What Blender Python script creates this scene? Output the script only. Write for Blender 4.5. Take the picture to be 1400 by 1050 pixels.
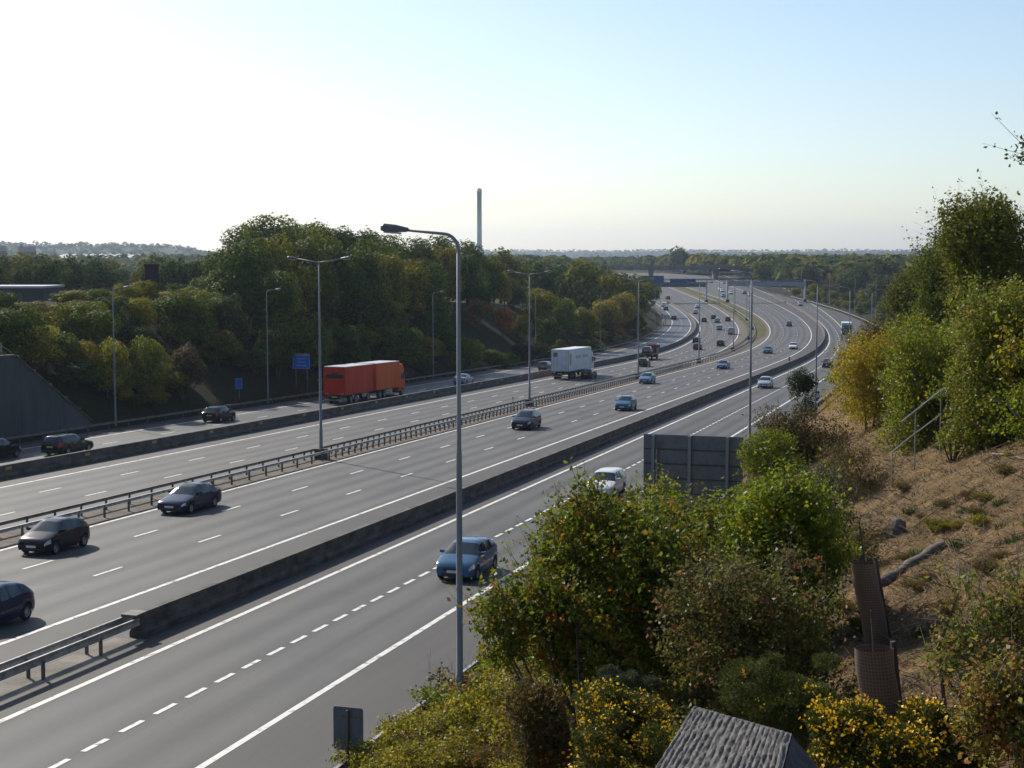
import bpy, math, random
import numpy as np
from mathutils import Vector, Matrix
for _o in list(bpy.data.objects): bpy.data.objects.remove(_o)
SC = bpy.context.scene
COL = SC.collection
R = math.radians
rng = np.random.default_rng(7)
random.seed(7)

# ------------------------------------------------------------------ camera
F, VH, TH, G, H = 2012.4, 354.55, .29068, .025634, 11.910      # focal length (photo px), horizon row, road bearing, road grade, eye height
S, C = math.sin(TH), math.cos(TH)
PITCH = math.atan((525 - VH) / F)
cam = bpy.data.cameras.new('camera'); cam.sensor_width = 36; cam.lens = F / 1400 * 36
cam.clip_start = .1; cam.clip_end = 30000
camo = bpy.data.objects.new('camera', cam); COL.objects.link(camo)
camo.location = (0, 0, H); camo.rotation_euler = (math.pi / 2 - PITCH, 0, 0)
SC.camera = camo

# ------------------------------------------------------------------ light
SUN_EL = R(35); SUN_V = Vector((-.6 * math.cos(SUN_EL), .8 * math.cos(SUN_EL), math.sin(SUN_EL)))
SUN_AZ = math.atan2(SUN_V.x, SUN_V.y)
w = bpy.data.worlds.new('World'); SC.world = w; w.use_nodes = True
nt = w.node_tree; bg = nt.nodes['Background']
sky = nt.nodes.new('ShaderNodeTexSky'); sky.sky_type = 'NISHITA'; sky.sun_disc = False
sky.sun_elevation = SUN_EL; sky.sun_rotation = SUN_AZ
sky.altitude = 50; sky.air_density = 1.0; sky.dust_density = .8; sky.ozone_density = 1.7
nt.links.new(sky.outputs[0], bg.inputs[0]); bg.inputs[1].default_value = .113
sl = bpy.data.lights.new('sun', 'SUN'); sl.energy = 4.4; sl.angle = R(.53); sl.color = (1, .935, .83)
so = bpy.data.objects.new('sun', sl); COL.objects.link(so)
so.rotation_euler = (-SUN_V).to_track_quat('-Z', 'Y').to_euler()
vs = SC.view_settings; vs.view_transform = 'Standard'; vs.look = 'None'; vs.gamma = 1; vs.use_curve_mapping = False
vs.exposure = 0.3
SC.cycles.use_denoising = True
SC.cycles.max_bounces = 6; SC.cycles.diffuse_bounces = 3; SC.cycles.glossy_bounces = 3; SC.cycles.transmission_bounces = 4
SC.cycles.transparent_max_bounces = 6; SC.cycles.volume_bounces = 0
SC.cycles.sample_clamp_indirect = 4; SC.cycles.use_adaptive_sampling = True; SC.cycles.adaptive_threshold = .02

# ------------------------------------------------------------------ helpers
def link(o, parent=None):
    COL.objects.link(o)
    if parent: o.parent = parent
    return o
def tag(o, label=None, cat=None, group=None, kind=None):
    if label: o['label'] = label
    if cat: o['category'] = cat
    if group: o['group'] = group
    if kind: o['kind'] = kind
    return o
def empty(name, loc=(0, 0, 0), rz=0, label=None, cat=None, group=None):
    o = bpy.data.objects.new(name, None); link(o); o.location = loc; o.rotation_euler = (0, 0, rz)
    o.empty_display_size = .2
    return tag(o, label, cat, group)
def obj(name, me, mat=None, parent=None, loc=None, rot=None):
    if mat is not None and not me.materials: me.materials.append(mat)
    o = bpy.data.objects.new(name, me); link(o, parent)
    if loc is not None: o.location = loc
    if rot is not None: o.rotation_euler = rot
    return o
class MB:
    """collects faces for ONE mesh"""
    def __init__(s): s.v = []; s.f = []; s.uv = None
    def quad(s, a, b, c, d): n = len(s.v); s.v += [a, b, c, d]; s.f.append((n, n + 1, n + 2, n + 3)); return s
    def poly(s, pts): n = len(s.v); s.v += list(pts); s.f.append(tuple(range(n, n + len(pts)))); return s
    def box(s, x0, x1, y0, y1, z0, z1, M=None):
        n = len(s.v)
        p = [(x0, y0, z0), (x1, y0, z0), (x1, y1, z0), (x0, y1, z0), (x0, y0, z1), (x1, y0, z1), (x1, y1, z1), (x0, y1, z1)]
        if M is not None: p = [tuple(M @ Vector(q)) for q in p]
        s.v += p
        s.f += [tuple(n + i for i in q) for q in ((3, 2, 1, 0), (4, 5, 6, 7), (0, 1, 5, 4), (1, 2, 6, 5), (2, 3, 7, 6), (3, 0, 4, 7))]
        return s
    def hexa(s, p):
        n = len(s.v); s.v += [tuple(q) for q in p]
        s.f += [tuple(n + i for i in q) for q in ((3, 2, 1, 0), (4, 5, 6, 7), (0, 1, 5, 4), (1, 2, 6, 5), (2, 3, 7, 6), (3, 0, 4, 7))]
        return s
    def tube(s, pts, rad, n=8, cap=True):
        pts = [Vector(p) for p in pts]; rad = rad if hasattr(rad, '__len__') else [rad] * len(pts)
        base = len(s.v); up0 = None
        for i, p in enumerate(pts):
            t = (pts[min(i + 1, len(pts) - 1)] - pts[max(i - 1, 0)]).normalized()
            if up0 is None: up0 = t.orthogonal().normalized()
            u = (up0 - t * up0.dot(t)).normalized(); up0 = u; v = t.cross(u)
            for k in range(n):
                a = 2 * math.pi * k / n
                s.v.append(tuple(p + (u * math.cos(a) + v * math.sin(a)) * rad[i]))
        for i in range(len(pts) - 1):
            for k in range(n):
                a = base + i * n + k; b = base + i * n + (k + 1) % n
                s.f.append((a, b, b + n, a + n))
        if cap:
            s.f.append(tuple(base + n - 1 - k for k in range(n))); e = base + (len(pts) - 1) * n
            s.f.append(tuple(e + k for k in range(n)))
        return s
    def lathe(s, prof, n=16, M=None):
        """prof = [(radius, axial)] round local X axis"""
        base = len(s.v)
        for r, x in prof:
            for k in range(n):
                a = 2 * math.pi * k / n; p = Vector((x, r * math.cos(a), r * math.sin(a)))
                s.v.append(tuple(M @ p if M else p))
        for i in range(len(prof) - 1):
            for k in range(n):
                a = base + i * n + k; b = base + i * n + (k + 1) % n
                s.f.append((a, b, b + n, a + n))
        return s
    def mesh(s, name, mat=None, smooth=False):
        me = bpy.data.meshes.new(name); me.from_pydata(s.v, [], s.f)
        if s.uv is not None:
            l = me.uv_layers.new(name='UVMap'); idx = np.empty(len(me.loops), int); me.loops.foreach_get('vertex_index', idx)
            l.data.foreach_set('uv', np.asarray(s.uv, float)[idx].ravel())
        if smooth: me.polygons.foreach_set('use_smooth', [True] * len(me.polygons))
        if mat: me.materials.append(mat)
        me.update(); return me
    def build(s, name, mat, parent=None, smooth=False, loc=None, rot=None):
        return obj(name, s.mesh(name, mat, smooth), None, parent, loc, rot)
def np_mesh(name, V, Fq, mat, smooth=False, col=None):
    """fast mesh from numpy arrays; Fq (n,k); col optional per-face rgb"""
    me = bpy.data.meshes.new(name); k = Fq.shape[1]
    me.vertices.add(len(V)); me.vertices.foreach_set('co', np.ascontiguousarray(V, np.float32).ravel())
    me.loops.add(Fq.size); me.loops.foreach_set('vertex_index', np.ascontiguousarray(Fq, np.int32).ravel())
    me.polygons.add(len(Fq)); me.polygons.foreach_set('loop_start', np.arange(0, Fq.size, k, dtype=np.int32))
    if smooth: me.polygons.foreach_set('use_smooth', np.ones(len(Fq), bool))
    me.update(calc_edges=True)
    if col is not None:
        a = me.attributes.new('Tint', 'FLOAT_COLOR', 'FACE')
        a.data.foreach_set('color', np.c_[col, np.ones(len(col))].astype(np.float32).ravel())
    me.materials.append(mat); return me

# ------------------------------------------------------------------ materials
def mat(name, col, rough=.6, metal=0., spec=.5, coat=0., build=None, emit=None):
    m = bpy.data.materials.new(name); m.use_nodes = True; n = m.node_tree; b = n.nodes['Principled BSDF']
    b.inputs['Base Color'].default_value = (*col, 1); b.inputs['Roughness'].default_value = rough; b.inputs['Metallic'].default_value = metal
    b.inputs['Specular IOR Level'].default_value = spec; b.inputs['Coat Weight'].default_value = coat
    if build: build(n, b)
    return m
def nd(n, t, **kw):
    x = n.nodes.new(t)
    for k, v in kw.items():
        if k.startswith('_'): setattr(x, k[1:], v)
        else: x.inputs[k.replace('__', ' ')].default_value = v
    return x
def noisy(c0, c1, scale=3., detail=6, bump=0., coord='Object', stretch=(1, 1, 1), bscale=None, c2=None, lo=.35, hi=.65):
    def f(n, b):
        tc = nd(n, 'ShaderNodeTexCoord'); mp = nd(n, 'ShaderNodeMapping'); mp.inputs['Scale'].default_value = stretch
        n.links.new(tc.outputs[coord], mp.inputs[0])
        no = nd(n, 'ShaderNodeTexNoise', Scale=scale, Detail=detail, Roughness=.65); n.links.new(mp.outputs[0], no.inputs['Vector'])
        r = nd(n, 'ShaderNodeValToRGB'); e = r.color_ramp.elements
        e[0].position = lo; e[0].color = (*c0, 1); e[1].position = hi; e[1].color = (*c1, 1)
        if c2: x = r.color_ramp.elements.new(min(.97, hi + .12)); x.color = (*c2, 1)
        n.links.new(no.outputs[0], r.inputs[0]); n.links.new(r.outputs[0], b.inputs['Base Color'])
        if bump:
            n2 = nd(n, 'ShaderNodeTexNoise', Scale=bscale or scale * 6, Detail=4); n.links.new(mp.outputs[0], n2.inputs['Vector'])
            bp = nd(n, 'ShaderNodeBump', Strength=bump, Distance=.05); n.links.new(n2.outputs[0], bp.inputs['Height'])
            n.links.new(bp.outputs[0], b.inputs['Normal'])
    return f
def asphalt(dark, light, tracks=0., lane=3.65, ro=(.62, .8)):
    """UV in metres: u across the road from the edge line, v along it. Worn wheel paths, aggregate grain, long streaks, joints."""
    def f(n, b):
        L = n.links.new
        uv = nd(n, 'ShaderNodeUVMap'); sp = nd(n, 'ShaderNodeSeparateXYZ'); L(uv.outputs[0], sp.inputs[0])
        mp = nd(n, 'ShaderNodeMapping'); mp.inputs['Scale'].default_value = (.9, .018, 1); L(uv.outputs[0], mp.inputs[0])
        st = nd(n, 'ShaderNodeTexNoise', Scale=1.6, Detail=7, Roughness=.7); L(mp.outputs[0], st.inputs['Vector'])
        mp2 = nd(n, 'ShaderNodeMapping'); mp2.inputs['Scale'].default_value = (.35, .12, 1); L(uv.outputs[0], mp2.inputs[0])
        bl = nd(n, 'ShaderNodeTexNoise', Scale=.9, Detail=6, Roughness=.6); L(mp2.outputs[0], bl.inputs['Vector'])
        gr = nd(n, 'ShaderNodeTexNoise', Scale=16, Detail=4, Roughness=.85); L(uv.outputs[0], gr.inputs['Vector'])
        # wheel paths: two per lane
        mu = nd(n, 'ShaderNodeMath', _operation='MULTIPLY'); L(sp.outputs[0], mu.inputs[0]); mu.inputs[1].default_value = 4 * math.pi / lane
        ad = nd(n, 'ShaderNodeMath', _operation='ADD'); L(mu.outputs[0], ad.inputs[0]); ad.inputs[1].default_value = math.pi
        co = nd(n, 'ShaderNodeMath', _operation='COSINE'); L(ad.outputs[0], co.inputs[0])
        s1 = nd(n, 'ShaderNodeMath', _operation='MULTIPLY_ADD'); L(co.outputs[0], s1.inputs[0]); s1.inputs[1].default_value = tracks; L(st.outputs[0], s1.inputs[2])
        s2 = nd(n, 'ShaderNodeMath', _operation='MULTIPLY_ADD'); L(bl.outputs[0], s2.inputs[0]); s2.inputs[1].default_value = .55; L(s1.outputs[0], s2.inputs[2])
        s3 = nd(n, 'ShaderNodeMath', _operation='MULTIPLY_ADD'); L(gr.outputs[0], s3.inputs[0]); s3.inputs[1].default_value = .55; L(s2.outputs[0], s3.inputs[2])
        r = nd(n, 'ShaderNodeValToRGB'); e = r.color_ramp.elements
        e[0].position = .62; e[0].color = (*dark, 1); e[1].position = 1.0; e[1].color = (*light, 1)
        # darker repaired patches
        jn = nd(n, 'ShaderNodeTexNoise', Scale=.11, Detail=1); L(uv.outputs[0], jn.inputs['Vector'])
        pt_ = nd(n, 'ShaderNodeMapRange'); L(jn.outputs[0], pt_.inputs[0]); pt_.inputs[1].default_value = .6; pt_.inputs[2].default_value = .63; pt_.inputs[3].default_value = 0; pt_.inputs[4].default_value = -.09
        s4 = nd(n, 'ShaderNodeMath', _operation='ADD'); L(s3.outputs[0], s4.inputs[0]); L(pt_.outputs[0], s4.inputs[1]); s3 = s4
        # sealed seams between paving passes, wandering a little, and oil spots
        pp = nd(n, 'ShaderNodeMath', _operation='PINGPONG'); wa = nd(n, 'ShaderNodeMath', _operation='MULTIPLY_ADD'); L(bl.outputs[0], wa.inputs[0]); wa.inputs[1].default_value = .12; L(sp.outputs[0], wa.inputs[2]); L(wa.outputs[0], pp.inputs[0]); pp.inputs[1].default_value = lane / 2
        sm_ = nd(n, 'ShaderNodeMapRange'); L(pp.outputs[0], sm_.inputs[0]); sm_.inputs[1].default_value = .02; sm_.inputs[2].default_value = .06; sm_.inputs[3].default_value = -.12; sm_.inputs[4].default_value = 0
        s5 = nd(n, 'ShaderNodeMath', _operation='ADD'); L(s3.outputs[0], s5.inputs[0]); L(sm_.outputs[0], s5.inputs[1])
        on = nd(n, 'ShaderNodeTexNoise', Scale=.8, Detail=5, Roughness=.6); mo = nd(n, 'ShaderNodeMapping'); mo.inputs['Scale'].default_value = (1, .3, 1); L(uv.outputs[0], mo.inputs[0]); L(mo.outputs[0], on.inputs['Vector'])
        om = nd(n, 'ShaderNodeMapRange'); L(on.outputs[0], om.inputs[0]); om.inputs[1].default_value = .62; om.inputs[2].default_value = .75; om.inputs[3].default_value = 0; om.inputs[4].default_value = -.14
        s6 = nd(n, 'ShaderNodeMath', _operation='ADD'); L(s5.outputs[0], s6.inputs[0]); L(om.outputs[0], s6.inputs[1]); s3 = s6
        dv = nd(n, 'ShaderNodeMath', _operation='MULTIPLY'); L(s3.outputs[0], dv.inputs[0]); dv.inputs[1].default_value = .79
        L(dv.outputs[0], r.inputs[0]); L(r.outputs[0], b.inputs['Base Color'])
        g2 = nd(n, 'ShaderNodeTexNoise', Scale=60, Detail=2); L(uv.outputs[0], g2.inputs['Vector'])
        bp = nd(n, 'ShaderNodeBump', Strength=.35, Distance=.01); L(g2.outputs[0], bp.inputs['Height']); L(bp.outputs[0], b.inputs['Normal'])
        rr = nd(n, 'ShaderNodeMapRange'); L(st.outputs[0], rr.inputs[0]); rr.inputs[3].default_value = ro[0]; rr.inputs[4].default_value = ro[1]
        L(rr.outputs[0], b.inputs['Roughness'])
    return f
def leafmat(name, rough=.5, trans=.35, spec=.4):
    """foliage: object colour x per-leaf tint, with light passing through the blade"""
    m = bpy.data.materials.new(name); m.use_nodes = True; n = m.node_tree; L = n.links.new; b = n.nodes['Principled BSDF']
    oi = nd(n, 'ShaderNodeObjectInfo'); at = nd(n, 'ShaderNodeAttribute', _attribute_name='Tint')
    mx = nd(n, 'ShaderNodeMix', _data_type='RGBA', _blend_type='MULTIPLY'); mx.inputs[0].default_value = 1
    L(oi.outputs['Color'], mx.inputs[6]); L(at.outputs['Color'], mx.inputs[7])
    L(mx.outputs[2], b.inputs['Base Color']); b.inputs['Roughness'].default_value = rough; b.inputs['Specular IOR Level'].default_value = spec
    tr = nd(n, 'ShaderNodeBsdfTranslucent'); L(mx.outputs[2], tr.inputs[0])
    ms = nd(n, 'ShaderNodeMixShader'); ms.inputs[0].default_value = trans
    L(b.outputs[0], ms.inputs[1]); L(tr.outputs[0], ms.inputs[2]); L(ms.outputs[0], n.nodes['Material Output'].inputs[0])
    return m
def paintmat(name):
    m = bpy.data.materials.new(name); m.use_nodes = True; n = m.node_tree; b = n.nodes['Principled BSDF']
    oi = nd(n, 'ShaderNodeObjectInfo'); n.links.new(oi.outputs['Color'], b.inputs['Base Color'])
    b.inputs['Roughness'].default_value = .16; b.inputs['Metallic'].default_value = .0; b.inputs['Specular IOR Level'].default_value = .4
    return m
M = {}
M['lane'] = mat('lane_asphalt', (.1, .1, .1), .7, build=asphalt((.0225, .0212, .0196), (.085, .0795, .073), .17))
M['slip'] = mat('slip_asphalt', (.1, .1, .1), .7, build=asphalt((.0215, .0205, .0192), (.076, .072, .067), .15))
M['slipf'] = mat('far_slip_asphalt', (.1, .1, .1), .5, build=asphalt((.026, .026, .026), (.075, .075, .075), .1, ro=(.48, .6)))
M['shoulder'] = mat('shoulder_asphalt', (.1, .1, .1), .8, build=asphalt((.02, .017, .0145), (.058, .049, .042), 0.))
M['median'] = mat('median_gravel', (.2, .16, .12), .9, build=noisy((.06, .042, .03), (.15, .12, .09), 1.2, 8, .5, bscale=14))
M['paint'] = mat('road_paint', (.6, .6, .57), .55, build=noisy((.16, .15, .13), (.7, .67, .6), 2.6, 9, .1, lo=.33, hi=.47))
M['conc'] = mat('barrier_concrete', (.3, .28, .25), .85, build=noisy((.034, .029, .025), (.125, .108, .09), .9, 9, .25, stretch=(1, 1, 2.5), bscale=25))
M['wallc'] = mat('wall_concrete', (.2, .2, .2), .9, build=noisy((.035, .036, .038), (.085, .085, .085), .35, 8, .2, stretch=(1, 1, .35), bscale=20))
M['galv'] = mat('galvanised_steel', (.3, .31, .31), .5, .65, build=noisy((.2, .2, .2), (.4, .4, .39), 3, 5))
M['rusty'] = mat('weathered_rail_steel', (.16, .14, .12), .6, .4, build=noisy((.085, .075, .065), (.2, .18, .16), 1.5, 6))
M['lamp'] = mat('lamp_steel', (.2, .21, .22), .6, .1, build=noisy((.15, .158, .166), (.22, .23, .238), 1.2, 5, stretch=(1, 1, .2)))
M['black'] = mat('black_plastic', (.012, .012, .013), .5)
M['tyre'] = mat('tyre_rubber', (.014, .014, .014), .8)
M['rim'] = mat('alloy_rim', (.35, .36, .37), .3, .8)
M['glass'] = mat('vehicle_glass', (.02, .03, .032), .05, 0, .75)
M['lens'] = mat('headlamp_lens', (.6, .63, .66), .08, .2, .8, .6)
M['red_lens'] = mat('tail_lamp_lens', (.35, .012, .01), .15, 0, .7, .5)
M['amber'] = mat('amber_reflector', (.6, .22, .02), .3)
M['plate_w'] = mat('white_number_plate', (.62, .62, .58), .4)
M['plate_y'] = mat('yellow_number_plate', (.65, .48, .06), .4)
M['car'] = paintmat('car_paint')
M['leaf'] = leafmat('foliage', .6, .36, .06); M['leafg'] = leafmat('glossy_foliage', .42, .55, .13); M['far'] = leafmat('distant_foliage', .8, .3, .02)
M['petal'] = leafmat('gorse_petals', .5, .3)
M['bark'] = mat('bark', (.06, .05, .04), .9, build=noisy((.035, .028, .022), (.11, .09, .07), 6, 6, .5, stretch=(1, 1, .25)))
M['twig'] = mat('dry_twig', (.3, .25, .2), .8, build=noisy((.12, .095, .075), (.34, .29, .24), 4, 5))
# ------------------------------------------------------------------ the lie of the land
# road coordinates: q along the straight part of the motorway, w to the left of the camera across it
Q0, KQ, Q1, Q2 = 240., 7.5e-5, 620., 860.
def P(q):
    q = np.asarray(q, float); z = -G * np.minimum(q, Q2)
    a = np.clip(q, Q0, Q1) - Q0; z = z + KQ * a * a
    return z + 2 * KQ * (Q1 - Q0) * (np.clip(q, Q1, Q2) - Q1)
def XY(w, q): return q * S - w * C, q * C + w * S
def WQ(x, y): return y * S - x * C, x * S + y * C
LN = {'R': (14.0, 328, 920), 'L9': (17.85, 205, 2136), 'L7': (25.05, 262, 1500), 'B2': (26.5, 270, 1450), 'L6': (30.6, 281, 1305), 'L5': (41.8, 294, 1048),
      'MC': (43.55, 262, 1150), 'L4': (45.0, 236, 1275), 'L3': (55.3, 242, 1129), 'B1': (57.7, 256, 1063), 'L2': (60.2, 258, 1087), 'L1': (67.4, 265, 1092), 'L0': (69.8, 265, 1080)}
QS = 640.
def SH(q, q0, r):
    q = np.asarray(q, float); a = np.clip(q, q0, QS) - q0
    return a * a / (2 * r) + (QS - q0) / r * np.maximum(q - QS, 0)
def W(n, q, off=0.): w0, q0, r = LN[n]; return w0 + off + SH(q, q0, r)
def pt(n, q, off=0., h=0.):
    ww = float(W(n, q, off)); x, y = XY(ww, q); return (x, y, float(P(q)) + h)
def head(n, q):
    """world bearing (rotation about z of +X) of the road along +q"""
    a = pt(n, q - .5); b = pt(n, q + .5); return math.atan2(b[1] - a[1], b[0] - a[0])
def ray(u, v):
    x = (u - 700) / F; d = (v - 525) / F
    y = math.cos(PITCH) - d * math.sin(PITCH); z = -math.sin(PITCH) - d * math.cos(PITCH)
    return x / y, 1., z / y
def at(u, v, depth): r = ray(u, v); return Vector((r[0] * depth, depth, H + r[2] * depth))
def sstep(a, b, x): t = np.clip((np.asarray(x, float) - a) / (b - a), 0, 1); return t * t * (3 - 2 * t)
def interp(q, xs, ys): return np.interp(q, xs, ys)
_ns = [(rng.uniform(-1, 1, 2), rng.uniform(0, 6.28)) for _ in range(40)]
def bumps(x, y, scale, octv=4, seed=0):
    z = 0; a = 1.; s = 1. / scale
    for i in range(octv):
        for j in range(3):
            d, ph = _ns[(seed * 7 + i * 3 + j) % 40]
            d = d / (np.linalg.norm(d) + 1e-6)
            z = z + a * np.sin((x * d[0] + y * d[1]) * s * 6.28 * (1 + .31 * j) + ph + 1.7 * np.sin((x * d[1] - y * d[0]) * s * 3.1 + ph))
        a *= .5; s *= 2.1
    return z / 4.
def softmin(a, b, k): h = np.clip(.5 + .5 * (b - a) / k, 0, 1); return b + (a - b) * h - k * h * (1 - h)
WALL_Q = 111.5
def shR(q): return SH(q, 328, 920)
def shL(q): return SH(q, 265, 1080)
def walltop(q): return interp(q, [20, 100.5, 111.8, 118], [6.95, 6.8, .4, .0])      # retaining wall coping above the road (metres), by q
def terr_c(c, q):
    """height of the ground by column c (w without the curve) and q"""
    c = np.asarray(c, float); q = np.asarray(q, float); base = P(q)
    wr = c + shR(q); x, y = XY(np.where(c < 42, wr, c + shL(q)), q)
    dist = np.hypot(x, y)
    d = 13.1 - c
    hr = interp(q, [0, 130, 230, 330, 450, 700], [8.8, 8.4, 6.0, 3.0, 1.2, 0])
    rr = softmin(np.maximum(d, 0) * .5, hr, 1.6) * sstep(0, 1.5, d)
    rr = rr + ((.22 * bumps(x, y, 7., 4, 1) + .1 * bumps(x, y, 1.9, 3, 7)) + .5 * bumps(x, y, 30., 3, 2)) * sstep(1, 6, d)
    e = c - 70.6
    hl = interp(q, [0, 60, 280, 360, 430, 560, 700], [10.6, 10.6, 10.2, 8.0, 5.0, 2.0, 0.])
    ll = softmin(np.maximum(e, 0) * .55, hl, 1.6) * sstep(0, 1.5, e)
    ll = ll + (.3 * bumps(x, y, 9., 4, 3) + .5 * bumps(x, y, 40., 3, 2)) * sstep(2, 8, e)
    wt = walltop(q) - .15
    ll = np.where((q < WALL_Q + 3) & (e > 1.1), np.maximum(ll, wt * sstep(1.1, 1.5, e)), ll)
    z = base + np.where(c < 42, rr, ll) - .35 * sstep(-.2, -1.2, np.where(c < 42, d, e))
    # the approach embankment the photographer stands on
    mound = 10.3 - .85 * np.maximum(np.hypot(x, y) - 2.2, 0)
    z = np.where(c < 13.0, np.maximum(z, mound), z)
    # country beyond: gentle rise, wooded hills on the skyline
    far = sstep(700, 1600, dist)
    az = np.arctan2(x, y)
    ridge = 30 * sstep(1700, 3200, dist) * sstep(-.16, -.24, az) + 6 * sstep(-.17, -.3, az) * sstep(1500, 2500, dist) + 40 * sstep(3000, 6000, dist) * sstep(-.25, -.1, az)
    z = z + far * (2.5 * bumps(x, y, 700., 3, 4)) + ridge * (1 + .1 * bumps(x, y, 900., 3, 5))
    return z
def terr(x, y):
    w_, q = WQ(np.asarray(x, float), np.asarray(y, float))
    cl = w_ - shL(q); cr = w_ - shR(q)
    c = np.where(cr < 14, cr, np.where(cl > 70, cl, 42.))
    return terr_c(c, q)
def ground(x, y): return float(terr(x, y))
def col_of(x, y):
    w_, q = WQ(x, y); cl = w_ - shL(q); cr = w_ - shR(q)
    return float(np.where(cr < 14, cr, np.where(cl > 70, cl, 42.))), float(q)
def hit(u, v, h=0., fn=None, t0=4.):
    """where the sight line through a photo pixel meets the ground (or the road surface raised by h)"""
    r = ray(u, v)
    if fn is None: fn = lambda x, y: ground(x, y) + h
    t = t0; prev = t0
    while t < 6000:
        if H + r[2] * t < fn(r[0] * t, t): break
        prev = t; t *= 1.015
    lo, hi = prev, t
    for _ in range(30):
        m_ = (lo + hi) / 2
        if H + r[2] * m_ < fn(r[0] * m_, m_): hi = m_
        else: lo = m_
    return Vector((r[0] * lo, lo, fn(r[0] * lo, lo)))
def roadhit(u, v, h=0.):
    p = hit(u, v, fn=lambda x, y: float(P(WQ(x, y)[1])) + h); return WQ(p.x, p.y)
def on_line(u, n, off=0.):
    """q where the sight plane of photo column u crosses road line n"""
    k = (u - 700) / F; lo = None; q = 20.
    def g(q): x, y = XY(float(W(n, q, off)), q); return x - k * y
    q = 20.; g0 = g(q)
    while q < 900:
        q1 = q + 2; g1 = g(q1)
        if g0 < 0 <= g1 or g0 > 0 >= g1:
            return q + 2 * abs(g0) / (abs(g0) + abs(g1) + 1e-9)
        q, g0 = q1, g1
    return None

# ground sheet --------------------------------------------------------------
cs = np.concatenate([-np.geomspace(5200, 60, 34), np.arange(-55, -16, 3.), np.arange(-16, 15, .8), np.arange(15.5, 68, 7.), np.arange(69, 74, .5), np.arange(74.2, 112, 1.4), np.arange(113, 160, 4.), np.geomspace(164, 5600, 40)])
qs_ = np.concatenate([np.arange(-70, -8, 5.), np.arange(-8, 95, 1.), np.arange(95, 320, 2.5), np.arange(320, 720, 6.), np.geomspace(726, 11000, 80)])
CC, QQ = np.meshgrid(cs, qs_)
Z = terr_c(CC, QQ)
b_ = np.clip((CC - 14) / (70 - 14), 0, 1); SHF = shR(QQ) * (1 - b_) + shL(QQ) * b_
GX, GY = XY(CC + SHF, QQ)
nr, ncl = GX.shape
V = np.c_[GX.ravel(), GY.ravel(), Z.ravel()]
I = (np.arange(nr - 1)[:, None] * ncl + np.arange(ncl - 1)[None]).ravel()
FQ = np.c_[I, I + ncl, I + ncl + 1, I + 1]
def groundmat(n, b):
    L = n.links.new
    tc = nd(n, 'ShaderNodeTexCoord'); at_ = nd(n, 'ShaderNodeAttribute', _attribute_name='Tint')
    n1 = nd(n, 'ShaderNodeTexNoise', Scale=1.1, Detail=9, Roughness=.7); L(tc.outputs['Object'], n1.inputs['Vector'])
    n2 = nd(n, 'ShaderNodeTexNoise', Scale=14, Detail=5, Roughness=.75); L(tc.outputs['Object'], n2.inputs['Vector'])
    r = nd(n, 'ShaderNodeValToRGB'); e = r.color_ramp.elements
    e[0].position = .3; e[0].color = (.45, .42, .36, 1); e[1].position = .7; e[1].color = (1.45, 1.35, 1.2, 1)
    r2 = nd(n, 'ShaderNodeValToRGB'); e = r2.color_ramp.elements
    e[0].position = .38; e[0].color = (.4, .36, .3, 1); e[1].position = .64; e[1].color = (1.5, 1.45, 1.36, 1)
    L(n1.outputs[0], r.inputs[0]); L(n2.outputs[0], r2.inputs[0])
    m1 = nd(n, 'ShaderNodeMix', _data_type='RGBA', _blend_type='MULTIPLY'); m1.inputs[0].default_value = 1
    m2 = nd(n, 'ShaderNodeMix', _data_type='RGBA', _blend_type='MULTIPLY'); m2.inputs[0].default_value = 1
    L(at_.outputs['Color'], m1.inputs[6]); L(r.outputs[0], m1.inputs[7]); L(m1.outputs[2], m2.inputs[6]); L(r2.outputs[0], m2.inputs[7])
    L(m2.outputs[2], b.inputs['Base Color'])
    bp = nd(n, 'ShaderNodeBump', Strength=.8, Distance=.12); L(n2.outputs[0], bp.inputs['Height']); L(bp.outputs[0], b.inputs['Normal'])
M['ground'] = mat('ground_cover', (.1, .08, .05), .95, spec=.1, build=groundmat)
fc = CC[:-1, :-1].ravel(); fq = QQ[:-1, :-1].ravel(); fx = GX[:-1, :-1].ravel(); fy = GY[:-1, :-1].ravel()
gcol = np.tile(np.array([.05, .052, .022]), (len(fc), 1))                      # rough grass
dry = (fc < 14) & (fq < 190) & (fc > -40)
gcol[dry] = (.19, .138, .08)                                                  # bleached autumn grass of the near bank
lf = (fc > 70) & (fq < 330) & (fc < 150); gcol[lf] = (.02, .027, .009)
isl = (fc > 14) & (fc < 70); gcol[isl] = (.06, .06, .03)
rt = (fc < 14) & (fq > 300); gcol[rt] = (.028, .034, .014)
fr = np.hypot(fx, fy) > 1500; gcol[fr] = (.03, .04, .02)
gm = np_mesh('ground', V, FQ, M['ground'], True, gcol)
go = obj('ground', gm); tag(go, 'sloping ground of dry grass banks either side of the motorway', kind='structure')

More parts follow.
